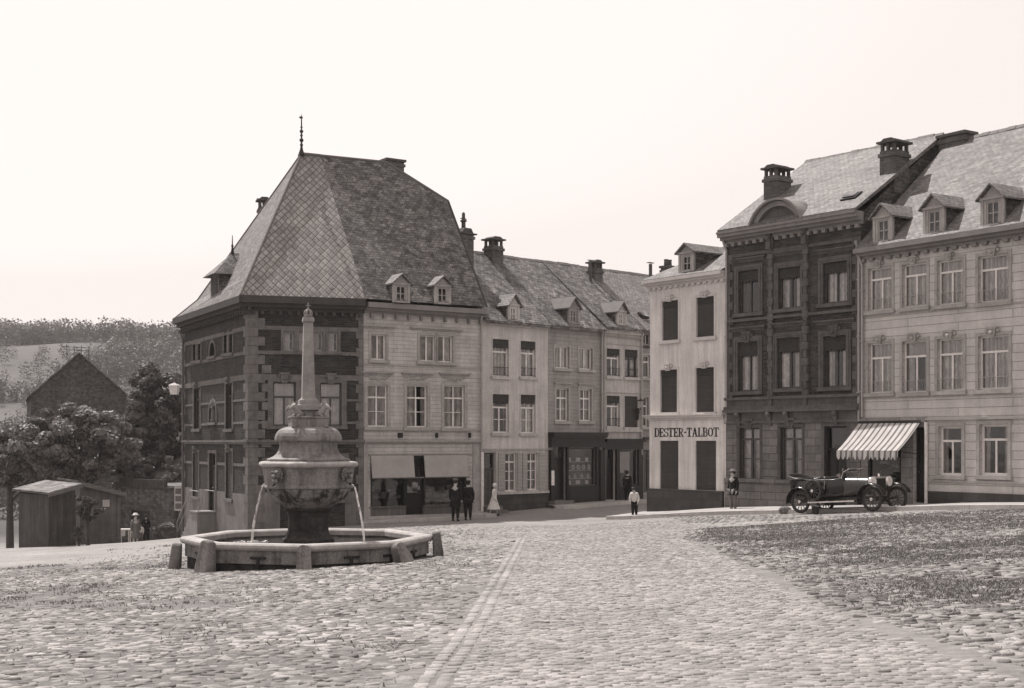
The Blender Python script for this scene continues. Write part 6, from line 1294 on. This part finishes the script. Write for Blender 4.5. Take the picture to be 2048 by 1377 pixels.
# ================================================================ people
def skin_obj(name, joints, edges, radii, mat, parent, root=0, sub=1):
    me = bpy.data.meshes.new(name); me.from_pydata([tuple(j) for j in joints], edges, []); me.update(); me.materials.append(M[mat]); o = bpy.data.objects.new(name, me); COL.objects.link(o); o.parent = parent
    sm = o.modifiers.new('skin', 'SKIN'); sm.use_smooth_shade = True
    for i, r in enumerate(radii): me.skin_vertices[0].data[i].radius = (r, r) if not isinstance(r, tuple) else r
    me.skin_vertices[0].data[root].use_root = True
    s = o.modifiers.new('sub', 'SUBSURF'); s.levels = sub; s.render_levels = sub; return o
def person(label, x, y, face, h=1.7, coat='cloth_d', legs='cloth_d', pose='stand', hat=None, skirt=None, group=None, coat_len=.0, build=1.0, bag=False):
    """face: heading in radians (0 looks towards -Y, the camera)"""
    z = gz(x, y) + .015; T = empty('person', (x, y, z), face, label, 'person', group); s = h; J = []; E = []; Rr = []
    def j(p, r, par=None):
        J.append(Vector(p) * s); Rr.append(r * s * build if not isinstance(r, tuple) else (r[0]*s*build, r[1]*s*build)); 
        if par is not None: E.append((par, len(J) - 1))
        return len(J) - 1
    bend = {'bend': .17, 'stand': .0, 'walk': .02, 'hips': .0}[pose]; st = .07 if pose == 'walk' else .0
    pel = j((0, 0, .50), (.075, .06)); wa = j((0, -bend * .3, .60), (.068, .052), pel); ch = j((0, -bend * .8, .73), (.085, .058), wa); nk = j((0, -bend * 1.25, .835), .030, ch); hd = j((0, -bend * 1.6 - .005, .885), .048, nk); tp = j((0, -bend * 1.7, .955), .052, hd); j((0, -bend * 1.6 - .062, .905), .010, hd)
    limbs = {}
    for sx in (-1, 1):
        f = st * sx; hip = j((sx * .052, 0, .485), .052, pel); kn = j((sx * .056, -.01 - f * .9, .27), .036, hip); an = j((sx * .058, .015 - f * (1.3 if sx > 0 else 1.6), .045), .022, kn); to = j((sx * .066, -.065 - f * 1.3, .018), .018, an)
        sh = j((sx * .105, -bend * 1.0, .795), .036, ch)
        if pose == 'hips': el, hn = (sx * .20, .01, .66), (sx * .13, -.05, .58)
        elif pose == 'bend': el, hn = (sx * .15, -.12, .65), (sx * .12, -.18, .50)
        elif pose == 'walk': el, hn = (sx * .14, .03 + f * .6, .64), (sx * .14, -.04 + f * .9, .50)
        else: el, hn = (sx * .135, .015, .63), (sx * .135, -.035, .49)
        e_ = j(el, .027, sh); w_ = j(hn, .018, e_); d = (Vector(hn) - Vector(el)).normalized(); pa = j(Vector(hn) + d * .03, (.020, .012), w_)
        for q in range(4): off = Vector((0, (q - 1.5) * .010, 0)); k1 = j(Vector(hn) + d * .052 + off, .0055, pa); j(Vector(hn) + d * (.075 - .004 * abs(q - 1)) + off + Vector((-sx * .006, 0, 0)), .0048, k1)
        j(Vector(hn) + d * .04 + Vector((-sx * .004, -.026, 0)), .006, pa); limbs[sx] = (hip, kn, an, to, sh, e_, w_)
    skin_obj('body', J, E, Rr, 'skin', T)
    def sub(idx, edges, k, mat, name, add=None):
        mp = {a: i for i, a in enumerate(idx)}; rr = [((Rr[a] * k) if not isinstance(Rr[a], tuple) else (Rr[a][0] * k, Rr[a][1] * k)) for a in idx]; skin_obj(name, [J[a] for a in idx], [(mp[a], mp[b]) for a, b in edges], rr, mat, T)
    l, r = limbs[-1], limbs[1]
    sub([wa, ch, l[4], l[5], l[6], r[4], r[5], r[6], pel, nk], [(pel, wa), (wa, ch), (ch, nk), (ch, l[4]), (l[4], l[5]), (l[5], l[6]), (ch, r[4]), (r[4], r[5]), (r[5], r[6])], 1.28, coat, 'jacket')
    if not skirt: sub([pel, l[0], l[1], l[2], r[0], r[1], r[2]], [(pel, l[0]), (l[0], l[1]), (l[1], l[2]), (pel, r[0]), (r[0], r[1]), (r[1], r[2])], 1.32, legs, 'trousers')
    if skirt or coat_len:
        zb = skirt[0] if skirt else .50 - coat_len; w = skirt[1] if skirt else .13; m = MB(); N = 28; pr = [(.078, .62), (.10, .54), (.10 + (w - .10) * .5, (.54 + zb) / 2), (w, zb)]
        for k, (rr, zz) in enumerate(pr):
            for i in range(N): a = 2*PI*i/N; q = rr * (1 + .06 * k * math.sin(a * 7)); m.v.append((q * math.cos(a) * s, q * .85 * math.sin(a) * s, zz * s))
        for k in range(3):
            for i in range(N): i2 = (i + 1) % N; m.f.append((k*N+i, (k+1)*N+i, (k+1)*N+i2, k*N+i2))
        m.build('skirt' if skirt else 'coat_tail', skirt[2] if skirt else coat, T, smoothed=True)
    m = MB(); 
    for k in (l, r): a = J[k[2]]; b = J[k[3]]; m.tube([a + Vector((0, .03*s, -.012*s)), (a + b) / 2 + Vector((0, 0, -.005*s)), b], [.028*s, .027*s, .02*s], 8)
    m.build('shoe', 'iron', T, smoothed=True)
    hx = J[tp]; m = MB(); m.sphere((hx.x, hx.y + .012*s, hx.z - .012*s), .060*s, 10, (.98, 1.05, 1.0)); m.build('hair', 'hair', T, smoothed=True)
    if hat:
        m = MB(); zc_ = hx.z + .012*s
        if hat[0] == 'cap': m.sphere((hx.x, hx.y, zc_ + .012*s), .072*s, 10, (1, 1.1, .45)); m.box(hx.x - .04*s, hx.x + .04*s, hx.y - .11*s, hx.y - .04*s, zc_, zc_ + .008*s)
        elif hat[0] == 'brim': m.lathe([(.115*s, zc_), (.115*s, zc_ + .008*s), (.066*s, zc_ + .012*s), (.060*s, zc_ + .06*s), (.03*s, zc_ + .068*s)], 16, c=(hx.x, hx.y))
        else: m.sphere((hx.x, hx.y + .008*s, hx.z - .008*s), .070*s, 10, (1, 1.05, 1.1))
        m.build('hat', hat[1], T, smoothed=True)
    # eyes
    m = MB(); hz = J[hd]
    for sx in (-1, 1): m.sphere((hz.x + sx * .02*s, hz.y - .047*s, hz.z + .035*s), .006*s, 6)
    m.build('eye', 'iron', T); return T
def pp(u, Y): return (u - UC) / F * Y, Y
x, y = pp(911, 52.6); person('person in a long dark jacket with pale sleeves, left of the pair before the shop', x, y, R(165), 1.66, 'cloth_d', 'cloth_d', 'stand', ('cap', 'cloth_m'), None, 'people on the square', .16, 1.08)
x, y = pp(936, 53.2); person('person in a dark cap, right of the pair before the shop blinds', x, y, R(190), 1.56, 'cloth_d', 'cloth_d', 'stand', ('cap', 'cloth_d'), None, 'people on the square', .06, 1.15)
x, y = pp(988, 55.6); person('person in a pale full skirt and headscarf walking by the cream house', x, y, R(70), 1.32, 'cloth_l', 'cloth_l', 'walk', ('scarf', 'cloth_l'), (.20, .21, 'cloth_l'), 'people on the square')
x, y = pp(1269, 50.9); person('child in a white shirt with braces, leaning forward beside the whitewashed corner house', x, y, R(-10), 1.15, 'cloth_l', 'cloth_d', 'bend', ('cap', 'hair'), None, 'people on the square', 0, 1.15)
x, y = pp(1466, 49.0); person('person in a dark coat standing where the whitewashed house meets the brick house', x, y, R(-50), 1.52, 'cloth_d', 'cloth_m', 'stand', ('brim', 'cloth_m'), None, 'people on the square', .10, 1.1)
x, y = pp(271, 58.5); person('person in light smock and sun hat standing alone left of the fountain', x, y, R(40), 1.46, 'cloth_m', 'cloth_m', 'stand', ('brim', 'cloth_l'), (.28, .13, 'cloth_m'), 'people on the square', 0, 1.1)
x, y = pp(292, 77); person('person in dark clothes with the small group beyond the fountain', x, y, R(20), 1.55, 'cloth_d', 'cloth_d', 'walk', ('brim', 'cloth_d'), None, 'people on the square', .1)
x, y = pp(283, 76); person('child in pale clothes next to the dark-clothed walker', x, y, R(-20), 1.0, 'cloth_l', 'cloth_m', 'stand', None, None, 'people on the square')
x, y = pp(309, 77); person('small child standing alone between the walkers and the straw cart', x, y, R(10), .95, 'cloth_m', 'cloth_m', 'stand', None, None, 'people on the square')
x, y = pp(1255, 62.2); person('person in dark clothes standing in front of the furthest dark shop window', x, y, R(150), 1.5, 'cloth_d', 'cloth_d', 'stand', None, None, 'people on the square', .1)
# ================================================================ white hen stretching its wings
# ================================================================ open touring car
def car():
    rx, ry = 9.42, 44.0; d = Vector((.61, -.79)).normalized(); n = Vector((-d.y, d.x)); ang = math.atan2(d.y, d.x); c = Vector((rx, ry)) + n * .62; WB = 2.85
    z0 = gz(c.x, c.y); z1 = gz(c.x + d.x * WB, c.y + d.y * WB); T = empty('touring_car', (c.x, c.y, z0 + .01), 0, 'black open touring car with a pale bonnet and spare wheel parked at the kerb', 'car'); T.rotation_euler = (0, -math.atan2(z1 - z0, WB), ang)
    R_ = .385
    # near side is -y (the car's right)
    for x in (0, WB):
        for y in (-.62, .62): wheel(T, (x, y, R_), R_, 'y', 12, 'rubber', 'leather', .045)
    m = MB()   # body tub: stations along x, half-width, bottom, top
    st = [(-.62, .30, .62, .86), (-.55, .44, .52, .98), (-.35, .52, .46, 1.02), (.0, .56, .44, 1.01), (.5, .58, .44, .98), (.9, .57, .44, .97), (1.3, .54, .44, .96), (1.55, .47, .45, .99), (1.62, .44, .46, 1.0)]
    def sec(hw, zb, zt): return [(-hw * .75, zb), (-hw * .97, zb + .12), (-hw, zb + .3), (-hw * .98, zt - .03), (-hw * .93, zt), (hw * .93, zt), (hw * .98, zt - .03), (hw, zb + .3), (hw * .97, zb + .12), (hw * .75, zb)]
    K = 10
    for (x, hw, zb, zt) in st: m.v += [(x, a, b) for a, b in sec(hw, zb, zt)]
    for i in range(len(st) - 1):
        for k in range(K):
            if k == 4 and i < len(st) - 2: continue      # open top
            a, b = i*K + k, i*K + (k+1) % K; m.f.append((a, b, b + K, a + K))
    m.f += [tuple(range(K)), tuple(reversed([(len(st)-1)*K + k for k in range(K)]))]; b = fixn(m.build('body', 'carpaint', T, smoothed=True)); sm = b.modifiers.new('t', 'SOLIDIFY'); sm.thickness = .03
    m = MB(); hs = [(1.60, .43, .50, 1.0), (1.9, .37, .52, .99), (2.3, .32, .52, .965), (2.62, .28, .52, .94)]; K = 8
    def hsec(hw, zb, zt): return [(-hw, zb), (-hw, zt - .14), (-hw * .85, zt - .05), (-hw * .4, zt), (hw * .4, zt), (hw * .85, zt - .05), (hw, zt - .14), (hw, zb)]
    for (x, hw, zb, zt) in hs: m.v += [(x, a, c_) for a, c_ in hsec(hw, zb, zt)]
    for i in range(len(hs) - 1):
        for k in range(K): a, b_ = i*K + k, i*K + (k+1) % K; m.f.append((a, b_, b_ + K, a + K))
    fixn(m.build('bonnet', 'hood', T, smoothed=True))
    m = MB(); m.box(2.62, 2.72, -.27, .27, .48, .93); m.build('radiator', 'iron', T); m = MB(); ring(m, -.29, .29, .46, .97, .05, 0, .13); m.v = [(2.61 + p[1], p[0], p[2]) for p in m.v]; m.lathe([(.04, .97), (.04, 1.02), (.02, 1.05)], 8, c=(2.67, 0)); m.build('radiator_shell', 'nickel', T)
    for y in (-.40, .40):
        m = MB(); m.tube([(2.56, y, .84), (2.62, y, .84), (2.78, y, .84)], [.05, .12, .135], 16); h = m.build('headlamp', 'nickel', T, smoothed=True); g = MB(); g.tube([(2.781, y, .84), (2.79, y, .84)], [.13, .12], 16); g.build('lens', 'lampglass', h); g = MB(); g.tube([(2.66, y, .70), (2.66, y, .5)], .016, 6); g.build('lamp_bracket', 'iron', h)
    def fender(xc, zc_, r, a0, a1, y, w, flare=0.0):
        m = MB(); n = 18
        for i in range(n + 1):
            a = R(a0 + (a1 - a0) * i / n); rr = r + flare * max(0, (i / n - .6)); px_, pz = xc + rr * math.cos(a), zc_ + rr * math.sin(a)
            for q in (-w/2, -w/4, w/4, w/2): m.v.append((px_, y + q, pz - .03 * (abs(q) > w/3)))
        for i in range(n):
            for k in range(3): a = i*4 + k; m.f.append((a, a+1, a+5, a+4))
        o = m.build('mudguard', 'carpaint', T, smoothed=True); s_ = o.modifiers.new('t', 'SOLIDIFY'); s_.thickness = .018
    for y in (-.64, .64): fender(0, R_, .49, 5, 185, y, .26); fender(WB, R_, .50, 20, 195, y, .26)
    for y in (-.66, .66): m = MB(); m.box(.45, 2.3, y - .14, y + .14, .33, .36); m.box(.45, 2.3, y - .15, y - .14, .325, .37); m.build('running_board', 'nickel' if y < 0 else 'carpaint', T)
    m = MB(); m.box(-.3, 2.75, -.36, -.28, .40, .48); m.box(-.3, 2.75, .28, .36, .40, .48); m.tube([(0, -.6, R_), (0, .6, R_)], .04, 8); m.tube([(WB, -.6, R_), (WB, .6, R_)], .03, 8); m.tube([(WB + .05, -.28, .42), (WB + .28, -.28, .36)], .025, 6); m.tube([(WB + .05, .28, .42), (WB + .28, .28, .36)], .025, 6); m.build('chassis', 'iron', T)
    for x0, x1 in ((-.42, .05), (.62, 1.05)):
        m = MB(); m.box(x0 + .08, x1, -.46, .46, .5, .74); s_ = m.build('seat', 'leather', T); m = MB(); m.box(x0 - .02, x0 + .12, -.48, .48, .6, 1.04); o = m.build('seat_back', 'leather', s_); b = o.modifiers.new('b', 'BEVEL'); b.width = .05; b.segments = 3
    # folded hood over the tail
    m = MB(); m.tube([(.15, -.60, .99), (-.2, -.58, 1.0), (-.55, -.5, 1.06), (-.70, -.3, 1.10), (-.72, 0, 1.11), (-.70, .3, 1.10), (-.55, .5, 1.06), (-.2, .58, 1.0), (.15, .6, .99)], [.025, .035, .05, .06, .06, .06, .05, .035, .025], 8); m.build('folded_hood', 'hood', T, smoothed=True)
    m = MB(); m.torus((0, 0, 0), .20, .014, 'x', 24, 6, Matrix.Translation((1.28, .25, 1.08)) @ Matrix.Rotation(R(-35), 4, 'Y')); m.tube([(1.28, .25, 1.08), (1.6, .25, .85)], .014, 6); m.build('steering_wheel', 'iron', T)
    m = MB(); 
    for y in (-.46, .46): m.tube([(1.58, y, .98), (1.66, y, 1.12), (1.9, y, 1.20)], .014, 6)
    m.tube([(1.66, -.46, 1.12), (1.66, .46, 1.12)], .014, 6); m.tube([(1.9, -.46, 1.2), (1.9, .46, 1.2)], .014, 6); w_ = m.build('windscreen_frame', 'nickel', T); g = MB(); g.poly([(1.66, -.45, 1.12), (1.66, .45, 1.12), (1.9, .45, 1.2), (1.9, -.45, 1.2)]); g.build('pane', 'glass', w_)
    W2 = wheel(T, (.62, -.72, .72), .37, 'y', 12, 'rubber', 'leather', .045, 'spare_wheel')
    for y in (-.52, .52): m = MB(); m.tube([(1.45, y, 1.04), (1.55, y, 1.04)], [.03, .06], 10); m.build('side_lamp', 'nickel', T)
    m = MB(); m.tube([(1.0, -.62, .7), (1.05, -.64, 1.0)], .012, 6); m.sphere((1.05, -.64, 1.01), .025, 6); m.build('brake_lever', 'nickel', T)
    m = MB(); m.box(-.7, -.66, -.14, .14, .5, .62); m.build('number_plate', 'carpaint', T)
car()
for o in bpy.data.objects['touring_car'].children:
    n_ = o.name.split('.')[0]
    if n_ in ('body', 'bonnet', 'radiator', 'radiator_shell', 'headlamp', 'seat', 'folded_hood', 'windscreen_frame', 'steering_wheel', 'side_lamp', 'brake_lever'):
        for q in [o] + list(o.children):
            for v in q.data.vertices:
                if v.co.z > .44: v.co.z = .44 + (v.co.z - .44) * 1.22
def bucket():
    x, y = pp(1631, 42.8); m = MB(); m.lathe([(.10, 0), (.13, .25), (.14, .26), (.125, .24), (.095, .02)], 14); m.torus((0, 0, .28), .13, .006, 'y', 16, 5); o = m.build('bucket', 'iron'); o.location = (x, y, gz(x, y) + .02); tag(o, 'small dark bucket on the ground beside the touring car', 'bucket')
bucket()
def scraper():
    x, y = pp(1570, 45.3); T = empty('boulder', (x, y, gz(x, y))); bpy.data.objects.remove(T); m = MB(); m.sphere((0, 0, .10), .2, 8, (1.1, .8, .75)); m.v = [(a + .03 * math.sin(b * 30), b + .03 * math.sin(a * 25), c_) for a, b, c_ in m.v]; o = m.build('guard_boulder', 'basin', smoothed=True); o.location = (x, y, gz(x, y) + .02); tag(o, 'low rounded stone at the kerb in front of the brick house', 'stone')
scraper()
# ================================================================ haze over the valley
def haze():
    m = bpy.data.materials.new('valley_air'); m.use_nodes = True; t = m.node_tree; t.nodes.remove(t.nodes['Principled BSDF']); v = t.nodes.new('ShaderNodeVolumePrincipled'); v.inputs['Density'].default_value = HAZE; v.inputs['Color'].default_value = (.95, .90, .88, 1); v.inputs['Anisotropy'].default_value = .2
    t.links.new(v.outputs[0], t.nodes['Material Output'].inputs['Volume']); b = MB(); b.box(-620, 620, -16, 920, -8, 62); M['haze'] = m; tag(b.build('haze', 'haze'), 'thin pale haze over the valley', 'haze', kind='stuff')
HAZE = .00022
haze()
